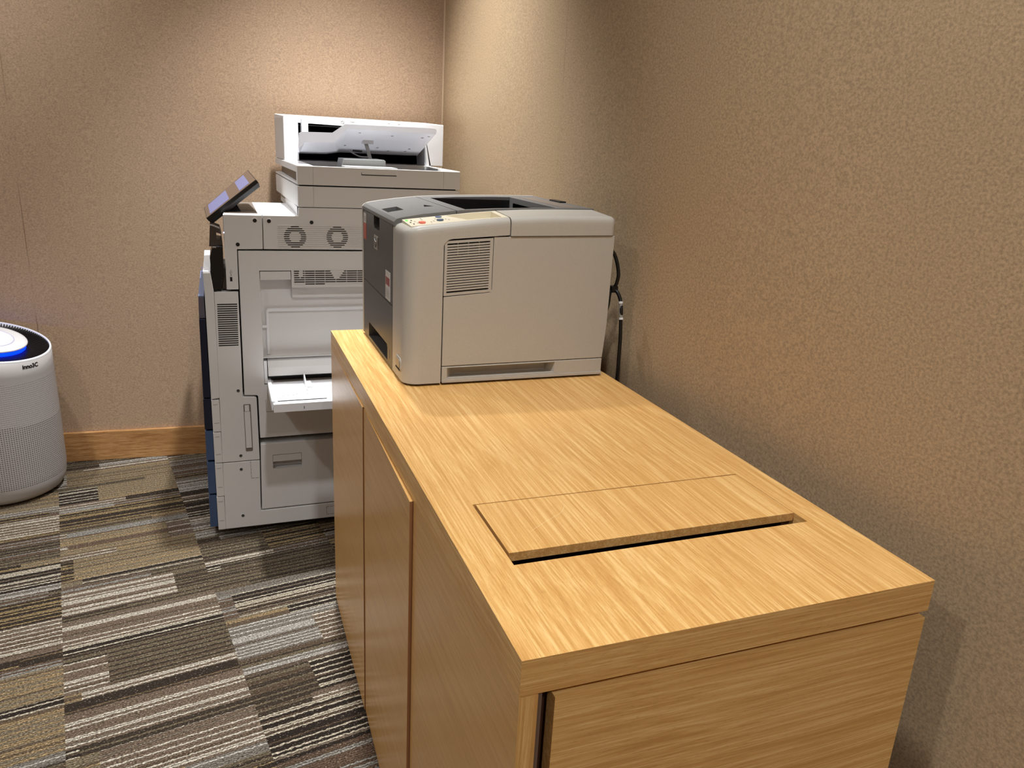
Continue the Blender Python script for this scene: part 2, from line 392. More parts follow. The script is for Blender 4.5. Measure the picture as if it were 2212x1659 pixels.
sc_pts = [tuple(at(u, v, 2, H + 0.0002)) for u, v in ((1146, 1148), (1180, 1126), (1212, 1107), (1219, 1092))]
obj('scratch', tube(sc_pts, 0.0003, 6, 3), 'pale', cab, 'pale scratch across the flap')
def end_grain(o, m, ax):
    o.data.materials.append(MT[m]); k = len(o.data.materials) - 1
    for p in o.data.polygons:
        if abs(p.normal[ax]) > 0.8: p.material_index = k
end_grain(top, 'wood_x', 1)
for o in list(C.objects):
    if o.name.split('.')[0] == 'door' and o.parent == cab: end_grain(o, 'wood_z' if min(v.co.y for v in o.data.vertices) + BASE[o].y < 0.1 else 'edge', 1)
# ------------------------------------------------------------------ laser printer on the cabinet
PZ = H; NY = 0.766; FY = 1.178
pr = thing('laser_printer', (0.265, 0.97, PZ), 'beige and dark grey laser printer standing on the wooden cabinet', 'printer')
def lerp_tab(x, tab):
    if x <= tab[0][0]: return tab[0][1]
    for (a, b), (c, d) in zip(tab, tab[1:]):
        if x <= c:
            s = (x - a) / (c - a); return b + (d - b) * s
    return tab[-1][1]
ftab = [(0.069, 0.2785), (0.10, 0.2825), (0.162, 0.2895), (0.21, 0.2950), (0.256, 0.2990), (0.31, 0.3020), (0.36, 0.3035), (0.464, 0.3045)]
ft = lambda x: PZ + lerp_tab(x, ftab)
gt = lambda x: PZ + lerp_tab(x, [(0.066, 0.279), (0.072, 0.286), (0.08, 0.2885), (0.12, 0.2955), (0.19, 0.3035), (0.26, 0.3075), (0.34, 0.3100), (0.46, 0.3115)])
obj('chassis', box(0.101, 0.452, 0.818, 1.168, PZ + 0.004, PZ + 0.262), 'dark', pr, 'black inner chassis')
for (x, y) in ((0.11, 0.82), (0.42, 0.82), (0.11, 1.13), (0.42, 1.13)):
    bm = bmesh.new(); disc(bm, (x, y, PZ), 0.012, 'Z', 0.0045); obj('rubber_foot', bm, 'black', pr)
# side cover that wraps round the front corner, and the rolled top edge
def shell(plan, zlow, name, mat, rings, label=None, thick=0.004):
    """plan: list of ((x,y),(nx,ny)) with inward normals"""
    bm = bmesh.new(); cols = []
    for (x, y), (nx, ny) in plan:
        col = [bm.verts.new((x, y, zlow(x)))]
        zt = ft(x)
        for off, dz in rings:
            col.append(bm.verts.new((x + nx * off, y + ny * off, zt + dz)))
        cols.append(col)
    for a, b in zip(cols, cols[1:]):
        for i in range(len(a) - 1): bm.faces.new([a[i], b[i], b[i + 1], a[i + 1]])
    o = obj(name, bm, mat, pr, label)
    for p in o.data.polygons: p.use_smooth = True
    s = o.modifiers.new('thick', 'SOLIDIFY'); s.thickness = thick; s.offset = -1
    bpy.context.view_layer.update(); dg = bpy.context.evaluated_depsgraph_get()
    nm = bpy.data.meshes.new_from_object(o.evaluated_get(dg), depsgraph=dg); o.modifiers.clear(); o.data = nm
    nm.set_sharp_from_angle(angle=0.6)
    return o
plan = []
for y in (0.866, 0.85, 0.83, 0.81): plan.append(((0.069, y), (1, 0)))
r = 0.027
for i in range(11):
    a = math.radians(90 * i / 10)
    plan.append(((0.069 + r - r * math.cos(a), NY + r - r * math.sin(a)), (math.cos(a), math.sin(a))))
n_c = len(plan)
for x in (0.11, 0.125, 0.1355, 0.136, 0.1375, 0.141, 0.146, 0.152, 0.17, 0.19, 0.21, 0.23, 0.245, 0.2555): plan.append(((x, NY), (0, 1)))
def zl(x):
    if x <= 0.1356: return PZ + 0.0045
    if x < 0.152:
        q = (0.152 - x) / 0.0165; return PZ + 0.2625 - 0.016 * (1 - math.sqrt(max(0, 1 - q * q)))
    return PZ + 0.2625 + (x - 0.152) * 0.072
RINGS = [(0, -0.016), (0.0, -0.010), (0.0008, -0.006), (0.0028, -0.0026), (0.006, -0.0006), (0.0095, 0.0008), (0.013, 0.0012)]
sc_ = shell(plan, zl, 'side_cover', 'beige', RINGS, 'beige cover wrapped round the front corner')
plan2 = [((x, NY - 0.0008), (0, 1)) for x in (0.2575, 0.28, 0.31, 0.34, 0.37, 0.40, 0.43, 0.452)]
r2 = 0.010
for i in range(0, 7):
    a = math.radians(90 * i / 6)
    plan2.append(((0.454 + r2 * math.sin(a), NY - 0.0008 + r2 - r2 * math.cos(a)), (-math.sin(a) if i else 0, math.cos(a))))
bm_plan2 = [((0.2575 if k == 0 else p[0][0], p[0][1]), p[1]) for k, p in enumerate(plan2)]
shell(bm_plan2, lambda x: PZ + 0.2684 + (x - 0.2575) * 0.0155, 'rear_cap', 'beige', RINGS, 'beige rear top cap')
# cap top surface and back edge
xs = [0.2575, 0.28, 0.31, 0.34, 0.37, 0.40, 0.43, 0.4535]
bm = bmesh.new(); lo = [(x, ft(x) - 0.012) for x in (0.2575, 0.4535)]
prof = [(x, ft(x) + 0.0012 + (gt(x) - ft(x)) * 0.0) for x in xs]
add_hexa(bm, [(p[0], NY + 0.0115, p[1]) for p in [(0.4535, ft(0.45) - 0.03), (0.2575, ft(0.26) - 0.028)] + prof],
             [(p[0], 0.852, p[1] + (0.0042 if i > 1 else 0)) for i, p in enumerate([(0.4535, ft(0.45) - 0.03), (0.2575, ft(0.26) - 0.028)] + prof)])
obj('cap_top', bm, 'beige', pr)
# control panel strip
xs = [0.0815, 0.10, 0.12, 0.14, 0.162, 0.185, 0.21, 0.235, 0.2555]
low = [(0.2555, ft(0.2555) - 0.02), (0.0815, ft(0.0815) - 0.012)]
up0 = [(x, ft(x) + 0.0013) for x in xs]
bm = bmesh.new()
add_hexa(bm, [(p[0], NY + 0.0125, p[1]) for p in low + up0], [(p[0], 0.852, p[1] + (0.0038 if i > 1 else 0)) for i, p in enumerate(low + up0)])
cp = obj('control_panel', bm, 'cream', pr, 'cream control panel with coloured buttons')
cut(cp, [prism([(0.182, 0.786), (0.245, 0.783), (0.246, 0.846), (0.160, 0.846)], 'Z', ft(0.21) - 0.012, ft(0.25) + 0.03)])
cz = lambda x, y: ft(x) + 0.0013 + 0.0038 * (y - 0.7785) / 0.0735
def pad(name, x, y, rx, ry, m, h=0.0012, n=14):
    bm = bmesh.new(); z = cz(x, y) - 0.001
    pts = [(x + rx * math.cos(2 * math.pi * i / n), y + ry * math.sin(2 * math.pi * i / n)) for i in range(n)]
    sl = 0.10
    add_hexa(bm, [(p[0], p[1], z + (p[0] - x) * sl) for p in pts], [(p[0], p[1], z + 0.001 + h + (p[0] - x) * sl) for p in pts])
    obj(name, bm, m, cp)
pad('status_light', 0.0862, 0.836, 0.0024, 0.0075, 'green')
for (x, y) in ((0.0885, 0.814), (0.0905, 0.797), (0.0935, 0.831)): pad('status_light', x, y, 0.0012, 0.0045, 'darkmark', 0.0006)
pad('stop_button', 0.1055, 0.800, 0.0058, 0.0105, 'red', 0.002)
pad('select_button', 0.139, 0.806, 0.006, 0.009, 'btnblue', 0.002)
pad('menu_button', 0.1445, 0.838, 0.0055, 0.008, 'lblue', 0.0015)
bm = bmesh.new()
for (x, y) in ((0.097, 0.818), (0.099, 0.803), (0.112, 0.83), (0.113, 0.842), (0.128, 0.806), (0.151, 0.812), (0.155, 0.806), (0.135, 0.824), (0.122, 0.80)):
    z = cz(x, y); add_box(bm, x - 0.0012, x + 0.0012, y - 0.003, y + 0.003, z - 0.001, z + 0.0003)
add_box(bm, 0.1188, 0.1192, 0.782, 0.848, cz(0.119, 0.782) - 0.002, cz(0.119, 0.782) + 0.0004)
obj('button_marking', bm, 'mark', cp)
# big side panel with a corner cut out for the vent
sp = [(0.1380, PZ + 0.0355), (0.4590, PZ + 0.0370), (0.4630, PZ + 0.10), (0.4635, PZ + 0.2705), (0.2270, PZ + 0.2665), (0.2268, PZ + 0.1740), (0.2250, PZ + 0.1700), (0.2215, PZ + 0.1685), (0.1380, PZ + 0.1615)]
obj('side_panel', prism(sp, 'Y', NY + 0.0012, NY + 0.02, 0.0008), 'beige', pr, 'large plain beige side panel')
# vent grille: frame and slats
vx0, vx1 = 0.1378, 0.2255
bm = bmesh.new()
zb = lambda x: PZ + 0.1632 + (x - vx0) * 0.075
ztp = lambda x: PZ + 0.2585 + (x - vx0) * 0.072
def qbar(x0, x1, za, zb_, y0=NY + 0.0008, y1=NY + 0.010):
    add_hexa(bm, [(x0, y0, za(x0)), (x1, y0, za(x1)), (x1, y0, zb_(x1)), (x0, y0, zb_(x0))], [(x0, y1, za(x0)), (x1, y1, za(x1)), (x1, y1, zb_(x1)), (x0, y1, zb_(x0))])
qbar(vx0, 0.1425, zb, ztp); qbar(0.2200, vx1, zb, ztp)
NS = 19
h0 = 0.0045; span = 0.0955 - 2 * h0
qbar(0.1425, 0.22, zb, lambda x: zb(x) + h0); qbar(0.1425, 0.22, lambda x: ztp(x) - h0, ztp)
stp = span / NS
for i in range(1, NS):
    qbar(0.1425, 0.22, lambda x, i=i: zb(x) + h0 + i * stp - 0.0013, lambda x, i=i: zb(x) + h0 + i * stp + 0.0015)
for x in (0.162, 0.181, 0.2005): qbar(x - 0.0006, x + 0.0006, lambda x: ztp(x) - h0 - 5 * stp, lambda x: ztp(x) - h0, NY + 0.0025, NY + 0.008)
obj('vent_grille', bm, 'beige', pr, 'slatted air vent')
obj('vent_backing', box(0.1425, 0.22, NY + 0.0108, NY + 0.018, PZ + 0.165, PZ + 0.262), 'dark', pr)
# base with a hand recess
b_ = obj('base', prism([(0.1380, PZ + 0.0045), (0.4590, PZ + 0.0045), (0.4590, PZ + 0.0355), (0.1380, PZ + 0.0340)], 'Y', NY + 0.001, NY + 0.05, 0.0012), 'beige', pr, 'base with a long hand recess')
bm = bmesh.new()
add_hexa(bm, [(0.1445, NY - 0.004, PZ + 0.0125), (0.362, NY - 0.004, PZ + 0.0125), (0.362, NY - 0.004, PZ + 0.0325), (0.1445, NY - 0.004, PZ + 0.0315)],
             [(0.163, NY + 0.026, PZ + 0.0125), (0.349, NY + 0.026, PZ + 0.0125), (0.349, NY + 0.026, PZ + 0.0345), (0.163, NY + 0.026, PZ + 0.0345)])
cut(b_, [bm])
bm = box(0.1385, 0.4595, NY - 0.0005, NY + 0.006, PZ + 0.0045, PZ + 0.0095, 0.0018, 3)
obj('base_lip', bm, 'beige', pr)
# power button on the front corner
bm = prism(rrect(0.7905, 0.832, PZ + 0.020, PZ + 0.046, 0.008), 'X', 0.0675, 0.0705, 0.0008)
pb = obj('power_button', bm, 'beige', pr, 'oval power button')
obj('button_face', prism(rrect(0.796, 0.8265, PZ + 0.0265, PZ + 0.0435, 0.006), 'X', 0.0662, 0.069, 0.0007), 'frosted', pb)
obj('button_slot', box(0.0664, 0.069, 0.795, 0.827, PZ + 0.0222, PZ + 0.0250), 'dark', pb)
# dark front: upper door, lower tray
fd = obj('front_door', box(0.069, 0.084, 0.8685, 1.1715, PZ + 0.1265, PZ + 0.2725, 0.001), 'dgrey', pr, 'dark grey front door')
cut(fd, [prism([(0.993, PZ + 0.28), (1.052, PZ + 0.28), (1.052, PZ + 0.257), (1.044, PZ + 0.249), (0.993, PZ + 0.249)], 'X', 0.06, 0.0815)])
obj('door_recess', box(0.0805, 0.0825, 0.99, 1.055, PZ + 0.245, PZ + 0.272), 'dark', fd)
ld = obj('paper_tray', box(0.069, 0.10, 0.8685, 1.1715, PZ + 0.0045, PZ + 0.1250, 0.001), 'dgrey', pr, 'dark grey paper tray front')
cut(ld, [prism([(0.913, PZ + 0.010), (1.112, PZ + 0.010), (1.112, PZ + 0.036), (1.106, PZ + 0.041), (0.919, PZ + 0.041), (0.913, PZ + 0.035)], 'X', 0.06, 0.097)])
for (ya, yb, za, zb2) in ((0.893, 0.8955, 0.018, 0.036), (1.138, 1.1395, 0.02, 0.05)): obj('level_mark', box(0.0685, 0.0695, ya, yb, PZ + za, PZ + zb2), 'mgrey', ld)
# silver badge with round emblem
bd = obj('badge', prism(rrect(1.0075, 1.0425, PZ + 0.2085, PZ + 0.2365, 0.004), 'X', 0.0673, 0.0692, 0.0006), 'chrome', fd, 'small silver maker badge')
bm = bmesh.new(); disc(bm, (0.0668, 1.025, PZ + 0.2225), 0.0105, 'X', 0.001, 24); obj('emblem', bm, 'darkmark', bd)
obj('emblem_letters', text_bm('hp', 0.017, lambda c: (0.0667 - c.z, 1.025 - c.x, PZ + 0.2235 + c.y), 0.0004, 0.25), 'chrome', bd)
# stickers on the front
st = obj('sticker', box(0.0684, 0.0692, 1.137, 1.167, PZ + 0.2475, PZ + 0.268), 'sticker', fd, 'white sticker with a red lower half')
obj('sticker_band', box(0.0683, 0.0692, 1.137, 1.167, PZ + 0.2135, PZ + 0.2475), 'stkred', st)
bm = bmesh.new()
for z in (0.252, 0.2555, 0.259): add_box(bm, 0.0682, 0.0686, 1.142, 1.162, PZ + z, PZ + z + 0.0014)
obj('print_lines', bm, 'mark', st)
st = obj('sticker', box(0.0684, 0.0692, 0.8885, 0.9305, PZ + 0.1295, PZ + 0.1835), 'sticker', fd, 'white sticker with a dusty red block')
obj('sticker_band', box(0.0683, 0.0690, 0.892, 0.9275, PZ + 0.157, PZ + 0.172), 'stkpink', st)
bm = bmesh.new()
for z in (0.1345, 0.138, 0.1415, 0.145, 0.1485): add_box(bm, 0.0682, 0.0686, 0.895, 0.925, PZ + z, PZ + z + 0.0012)
obj('print_lines', bm, 'mark', st)
# cream edge at the far side
prof = [(x, gt(x) + 0.0006) for x in (0.0665, 0.07, 0.078, 0.10, 0.14, 0.19, 0.24, 0.30, 0.38, 0.46)]
obj('far_side_cover', prism([(0.0675, PZ + 0.0045)] + [(0.46, PZ + 0.0045)][0:0] + prof + [(0.46, PZ + 0.0045)], 'Y', 1.1725, FY, 0.001), 'beige', pr, 'beige far side edge')
# charcoal top with paper output well
xs = [0.0675, 0.0695, 0.073, 0.078, 0.085, 0.10, 0.12, 0.14, 0.165, 0.19, 0.22, 0.26, 0.30, 0.34, 0.38, 0.42, 0.458]
prof = [(0.458, PZ + 0.262), (0.068, PZ + 0.2735), (0.0672, PZ + 0.2755)] + [(x, gt(x)) for x in xs]
tp = obj('top_cover', prism(prof, 'Y', 0.8528, 1.1722), 'dtop', pr, 'charcoal top with a sunken paper well')
cut(tp, [prism([(0.193, PZ + 0.34), (0.386, PZ + 0.34), (0.381, PZ + 0.266), (0.32, PZ + 0.268), (0.205, PZ + 0.296)], 'Y', 0.866, 1.124),
         prism([(0.078, 0.955), (0.108, 0.955), (0.108, 1.02), (0.078, 1.02)], 'Z', PZ + 0.276, PZ + 0.33),
         prism([(0.150, 0.965), (0.168, 0.958), (0.158, 1.0)], 'Z', PZ + 0.285, PZ + 0.33),
         box(0.1815, 0.1830, 0.8, 1.2, PZ + 0.295, PZ + 0.33)])
wl = obj('paper_well', prism([(0.194, gt(0.194) - 0.004), (0.206, PZ + 0.2965), (0.32, PZ + 0.2685), (0.380, PZ + 0.2665), (0.380, PZ + 0.2655), (0.32, PZ + 0.2675), (0.205, PZ + 0.2955), (0.1935, gt(0.194) - 0.004)], 'Y', 0.8662, 1.1238), 'black', pr, 'black floor of the paper well')
obj('well_wall', box(0.194, 0.383, 1.1226, 1.1238, PZ + 0.268, gt(0.25) - 0.003), 'black', wl)
obj('exit_slot', box(0.3795, 0.3815, 0.88, 1.09, PZ + 0.267, PZ + 0.300), 'pit', wl)
bm = prism([(0.405, gt(0.405) + 0.0003), (0.440, gt(0.44) + 0.0003), (0.440, gt(0.44) - 0.002), (0.405, gt(0.405) - 0.002)], 'Y', 0.875, 1.12); obj('rear_vent', bm, 'mgrey', tp)
bm = bmesh.new(); add_box(bm, 0.444, 0.4585, 0.985, 1.04, gt(0.45) - 0.004, gt(0.45) + 0.003); obj('latch', bm, 'black', tp)
obj('back_panel', box(0.452, 0.4605, 0.78, 1.172, PZ + 0.004, PZ + 0.300, 0.001), 'dgrey', pr)

# ------------------------------------------------------------------ power cord behind the printer
X5 = 0.508
pts = [(0.466, 0.86, 0.952), (0.486, 0.825, 0.935), tuple(at(1330, 556, 0, 0.497)), tuple(at(1336, 590, 0, 0.503)), tuple(at(1332, 612, 0, 0.502)), tuple(at(1326, 624, 0, 0.500)),
       tuple(at(1334, 632, 0, 0.504)), tuple(at(1340, 648, 0, X5)), tuple(at(1342, 670, 0, X5)), tuple(at(1341, 692, 0, X5)), tuple(at(1340, 730, 0, X5)), tuple(at(1337, 770, 0, X5)), tuple(at(1334, 806, 0, X5)), (X5, 0.79, 0.60), (X5, 0.78, 0.40), (X5 - 0.005, 0.70, 0.02)]
pc = thing('power_cord', (X5, 0.79, 0.0), 'black power cord looping down behind the laser printer beside the right wall', 'cord')
obj('cable', tube(pts, 0.0036), 'cord', pc, smooth=True)
p0 = at(1325, 624, 0, 0.500)
obj('cable_tie', box(p0.x - 0.007, p0.x + 0.006, p0.y - 0.008, p0.y + 0.008, p0.z - 0.006, p0.z + 0.006, 0.002), 'cord', pc)
p1 = at(1318, 632, 0, 0.492); p2 = at(1309, 672, 0, 0.478)
obj('cable_tail', tube([tuple(p0), tuple(p1), tuple(p2), (0.470, 0.84, 0.79)], 0.0033), 'cord', pc, smooth=True)
a = at(1341, 652, 0, X5); b = at(1341.5, 690, 0, X5)
md = (a + b) / 2
tag_ = obj('sleeve_label', tube([tuple(a), tuple(md), tuple(b)], 0.0041), 'mark', pc, 'printed sleeve with white ends', True)
d = (b - a)
obj('sleeve_end', tube([tuple(a - d * 0.02), tuple(a + d * 0.05), tuple(a + d * 0.1)], 0.0044), 'white', tag_, smooth=True)
obj('sleeve_end', tube([tuple(b - d * 0.1), tuple(b - d * 0.05), tuple(b + d * 0.02)], 0.0044), 'white', tag_, smooth=True)

# ------------------------------------------------------------------ copier
Y0 = 1.60; YB = 2.17; XR = 0.405
co = thing('multifunction_copier', (0.08, 1.88, 0), 'tall white office copier with tilted touch panel in the corner behind the cabinet', 'copier')
P_ = Y0 + 0.014
obj('frame', box(-0.236, XR - 0.003, Y0 + 0.052, YB, 0.03, 0.712), 'dark', co, 'black inner frame')
obj('upper_frame', box(-0.203, -0.028, Y0 + 0.012, 1.98, 0.824, 0.902), 'dark', co)
obj('upper_frame', box(-0.203, -0.184, Y0 + 0.012, 1.98, 0.712, 0.824), 'dark', co)
obj('upper_frame', box(-0.186, -0.148, Y0 + 0.0525, 1.98, 0.712, 0.8235), 'dark', co)
obj('upper_frame', box(-0.028, XR - 0.003, Y0 + 0.012, YB, 0.822, 0.934), 'dark', co)
obj('upper_frame', box(-0.150, XR - 0.003, Y0 + 0.052, YB, 0.712, 0.824), 'dark', co)
for (x, y) in ((-0.2, 1.68), (0.35, 1.68), (-0.2, 2.1), (0.35, 2.1)):
    bm = bmesh.new(); disc(bm, (x - 0.012, y, 0.016), 0.016, 'X', 0.024); obj('caster', bm, 'black', co)
obj('base_plate', box(-0.23, XR - 0.01, Y0 + 0.04, YB - 0.02, 0.0255, 0.034), 'dark', co)
BV = 0.0014
def plate(name, pts, m='grey', label=None, y1=P_, bv=BV, y0=Y0):
    return obj(name, prism(pts, 'Y', y0, y1, bv), m, co, label)
base_p = plate('base_panel', [(-0.2545, 0.026), (XR, 0.026), (XR, 0.0725), (-0.1575, 0.0725), (-0.1535, 0.2295), (-0.2522, 0.2295)], y1=Y0 + 0.05)
col_p = plate('column_panel', [(-0.2522, 0.2320), (-0.1535, 0.2320), (-0.1535, 0.4140), (-0.1552, 0.4178), (-0.1590, 0.4195), (-0.1890, 0.4215), (-0.1862, 0.7125), (-0.2455, 0.7125)], label='column panel with vent slots', y1=Y0 + 0.05)
up_l = plate('upper_front_panel', [(-0.2145, 0.7185), (-0.1848, 0.7185), (-0.1835, 0.8235), (-0.1195, 0.8240), (-0.1182, 0.9110), (-0.2112, 0.9118)])
up_r = plate('upper_side_panel', [(-0.1178, 0.8240), (XR, 0.8215), (XR, 0.9322), (-0.0262, 0.9322), (-0.0275, 0.9110), (-0.1165, 0.9110)], label='upper side panel with round fan vents')
obj('upper_front_face', box(-0.2125, -0.203, P_, 1.985, 0.72, 0.9085), 'grey', co)
obj('upper_left_face', box(-0.0286, -0.0274, Y0 + 0.014, 2.168, 0.905, 0.9335), 'grey', co)
# grille with two fan rings
def strip(bm, x0, x1, z, h, y0, y1): add_box(bm, x0, x1, y0, y1, z - h / 2, z + h / 2)
bgs = [bmesh.new(), bmesh.new()]; bl = bmesh.new()
nz = 12; gz0, gz1 = 0.8275, 0.8855
fans = ((-0.0370, 0.8565), (0.0725, 0.8568))
for i in range(nz):
    z = gz0 + (gz1 - gz0) * i / (nz - 1)
    strip(bl, -0.081, XR - 0.01, z, 0.0016, Y0 - 0.0011, Y0 + 0.001)
    z2 = z - 0.0024
    for bg, (fx, fz) in zip(bgs, fans):
        dz = z2 - fz; R1, R2 = 0.0285, 0.0150
        if abs(dz) < R1:
            w1 = math.sqrt(R1 * R1 - dz * dz)
            if abs(dz) < R2:
                w2 = math.sqrt(R2 * R2 - dz * dz)
                strip(bg, fx - w1, fx - w2, z2, 0.0024, Y0 - 0.0004, Y0 + 0.0005); strip(bg, fx + w2, fx + w1, z2, 0.0024, Y0 - 0.0004, Y0 + 0.0005)
            else: strip(bg, fx - w1, fx + w1, z2, 0.0024, Y0 - 0.0004, Y0 + 0.0005)
obj('louvre', bl, 'grey', up_r)
for bg in bgs: obj('fan_vent', bg, 'dark', up_r, 'ring of black slots')
# screw holes
def screw(par, x, z, rr=0.0050, m='black', y=Y0):
    bm = bmesh.new(); disc(bm, (x, y - 0.0009, z), rr + 0.0011, 'Y', 0.001, 18); s = obj('screw_hole', bm, 'grey', par)
    bm = bmesh.new(); disc(bm, (x, y - 0.0013, z), rr, 'Y', 0.001, 18); obj('screw', bm, m, s)
screw(up_l, -0.1365, 0.8975); screw(up_r, -0.1015, 0.8965); screw(up_r, 0.006, 0.8948); screw(up_l, -0.181, 0.836)
for (x, z) in ((-0.2005, 0.440), (-0.2035, 0.249)): screw(col_p, x, z, 0.0042, 'darkmark')
for (x, z) in ((-0.2045, 0.2075), (-0.207, 0.0635)): screw(base_p, x, z, 0.0042, 'darkmark')
# usb port
obj('usb_port', box(-0.2045, -0.1990, Y0 - 0.0006, Y0 + 0.002, 0.7405, 0.7515), 'black', up_l)
bm = bmesh.new(); add_box(bm, -0.2017, -0.2011, Y0 - 0.0005, Y0 + 0.001, 0.7565, 0.770); add_box(bm, -0.2045, -0.2040, Y0 - 0.0005, Y0 + 0.001, 0.762, 0.766); add_box(bm, -0.1988, -0.1983, Y0 - 0.0005, Y0 + 0.001, 0.763, 0.767)
add_hexa(bm, [(-0.2045, Y0 - 0.0005, 0.7620), (-0.2014, Y0 - 0.0005, 0.7590), (-0.2014, Y0 - 0.0005, 0.7598)], [(-0.2045, Y0 + 0.001, 0.7620), (-0.2014, Y0 + 0.001, 0.7590), (-0.2014, Y0 + 0.001, 0.7598)])
disc(bm, (-0.2014, Y0 - 0.0005, 0.7562), 0.0011, 'Y', 0.001, 10); obj('usb_symbol', bm, 'darkmark', up_l)
# vent slots in the column
bm = bmesh.new()
for i in range(20):
    z = 0.6795 - i * (0.6795 - 0.5685) / 19
    add_box(bm, -0.2402 - (0.6795 - z) * 0.02, -0.1905 - (0.6795 - z) * 0.02, Y0 - 0.0004, Y0 + 0.002, z - 0.0015, z + 0.0015)
obj('vent_slots', bm, 'dark', col_p, 'black vent slots')
# slider latch
lt = obj('latch_recess', prism(rrect(-0.1895, -0.1705, 0.260, 0.3995, 0.003), 'Y', Y0 - 0.0006, Y0 + 0.001), 'mgrey', col_p)
obj('latch', box(-0.1878, -0.1728, Y0 - 0.0035, Y0 + 0.001, 0.2715, 0.378, 0.001), 'grey', lt)
obj('latch_knob', box(-0.1862, -0.1748, Y0 - 0.0025, Y0 + 0.001, 0.3795, 0.397, 0.001), 'grey', lt)
# knock-out marks
def dashed(par, x0, x1, z0, z1, right=True):
    bm = bmesh.new(); L_ = []
    def seg(a, b):
        n = max(2, int((Vector(b) - Vector(a)).length / 0.009))
        for i in range(n):
            p = Vector(a).lerp(Vector(b), i / n); q = Vector(a).lerp(Vector(b), (i + 0.72) / n)
            add_box(bm, min(p.x, q.x) - 0.0004, max(p.x, q.x) + 0.0004, Y0 - 0.0004, Y0 + 0.001, min(p.y, q.y) - 0.0004, max(p.y, q.y) + 0.0004)
    seg((x0, z1), (x0, z0)); seg((x0, z0), (x1, z0))
    if right: seg((x0, z1), (x1, z1))
    obj('knockout_mark', bm, 'darkmark', par)
dashed(base_p, -0.1785, -0.1560, 0.177, 0.2285, False); dashed(base_p, 0.028, 0.060, 0.037, 0.062)
# lower door with handle
lo_d = plate('lower_door', [(-0.1495, 0.2785), (XR, 0.2785), (XR, 0.0760), (-0.1545, 0.0760)], label='lower side door with pull recess', y1=Y0 + 0.045, bv=0.0022)
cut(lo_d, [prism(rrect(-0.1185, -0.0385, 0.1995, 0.2425, 0.001, 1), 'Y', Y0 - 0.01, Y0 + 0.028)])
obj('handle', prism([(-0.118, 0.2205), (-0.0390, 0.2205), (-0.0390, 0.2405), (-0.118, 0.2405)], 'Y', Y0 + 0.001, Y0 + 0.016, 0.001), 'grey', lo_d)
# side door with deep scooped recess
sd_pts = [(-0.1815, 0.8195), (XR, 0.8175), (XR, 0.2965), (-0.1495, 0.2965), (-0.1495, 0.4195), (-0.1530, 0.4235), (-0.1850, 0.4255)]
sd = plate('side_door', sd_pts, label='large side door with bypass tray', y1=Y0 + 0.05, bv=0.0015)
D1 = Y0 + 0.030
bm = bmesh.new()     # main scoop: shallow at the bottom edge, deep at the top
add_hexa(bm, [(-0.1320, Y0 - 0.01, 0.530), (XR - 0.03, Y0 - 0.01, 0.530), (XR - 0.03, Y0 - 0.01, 0.722), (-0.1320, Y0 - 0.01, 0.722)],
             [(-0.1280, D1, 0.530), (XR - 0.034, D1, 0.530), (XR - 0.034, D1, 0.722), (-0.1280, D1, 0.722)])
cut(sd, [bm, prism([(-0.1315, 0.71), (-0.0500, 0.71), (-0.0500, 0.7675), (-0.1315, 0.7675)], 'Y', Y0 - 0.01, D1 - 0.0005), box(-0.1315, XR - 0.03, Y0 - 0.01, Y0 + 0.048, 0.452, 0.5285)])
obj('handle', prism([(-0.1300, 0.7425), (-0.0512, 0.7425), (-0.0512, 0.7650), (-0.1300, 0.7650)], 'Y', Y0 + 0.002, Y0 + 0.024, 0.0012), 'grey', sd)
# raised inner panel in the scoop
pts = [(-0.1175, 0.5310), (XR - 0.05, 0.5310), (XR - 0.05, 0.6600)] + [(-0.1135 + 0.0, 0.6590), (-0.1165, 0.6575), (-0.1175, 0.6540)]
obj('inner_rim', prism([(-0.1180, 0.6525), (-0.1165, 0.6575), (-0.1120, 0.6595), (XR - 0.05, 0.6605), (XR - 0.05, 0.6525), (-0.110, 0.6520), (-0.1115, 0.6500), (-0.1120, 0.5320), (-0.1190, 0.5320)], 'Y', D1 - 0.006, D1 + 0.004, 0.0012), 'recess', sd, 'raised rim inside the scoop')
obj('ledge', box(-0.130, -0.1175, D1 - 0.007, D1 + 0.002, 0.608, 0.6145, 0.0008), 'recess', sd)
obj('inner_rail', box(-0.0480, XR - 0.032, D1 - 0.008, D1 + 0.002, 0.690, 0.7215, 0.001), 'grey', sd)
# vents on the door: slats with gaps
bm = bmesh.new()
for i in range(7):
    z = 0.7655 - i * 0.0058
    for k, (a, b) in enumerate(((-0.0432, -0.016), (-0.0145, 0.0105), (0.0120, 0.0370), (0.0385, 0.066), (0.0675, 0.095), (0.0965, 0.124), (0.1255, XR - 0.04))):
        mid = 0.25 * (i if i < 4 else 0)
        if i < 4 and k in (0, 3, 4):
            c1 = a + (b - a) * (0.5 - 0.0) ; w = (b - a) * (0.42 - 0.10 * i)
            if k == 0: segs = [(a, a + 0.0135 - i * 0.001 + (0.004 if i == 3 else 0)), ] ; segs.append((b - 0.004 + i * 0.0, b)) if i < 3 else segs.append((b - 0.010, b))
            elif k == 3: segs = [(a, a + 0.014 + i * 0.003)]
            else: segs = [(b - 0.006 - i * 0.004, b)]
        elif i == 6 and k in (0, 3, 4, 5, 6): segs = []
        else: segs = [(a, b)]
        for (p, q) in segs: add_box(bm, p, q, Y0 - 0.0004, Y0 + 0.001, z - 0.0012, z + 0.0012)
obj('door_vent', bm, 'dark', sd, 'black slot vents')
bm = bmesh.new()
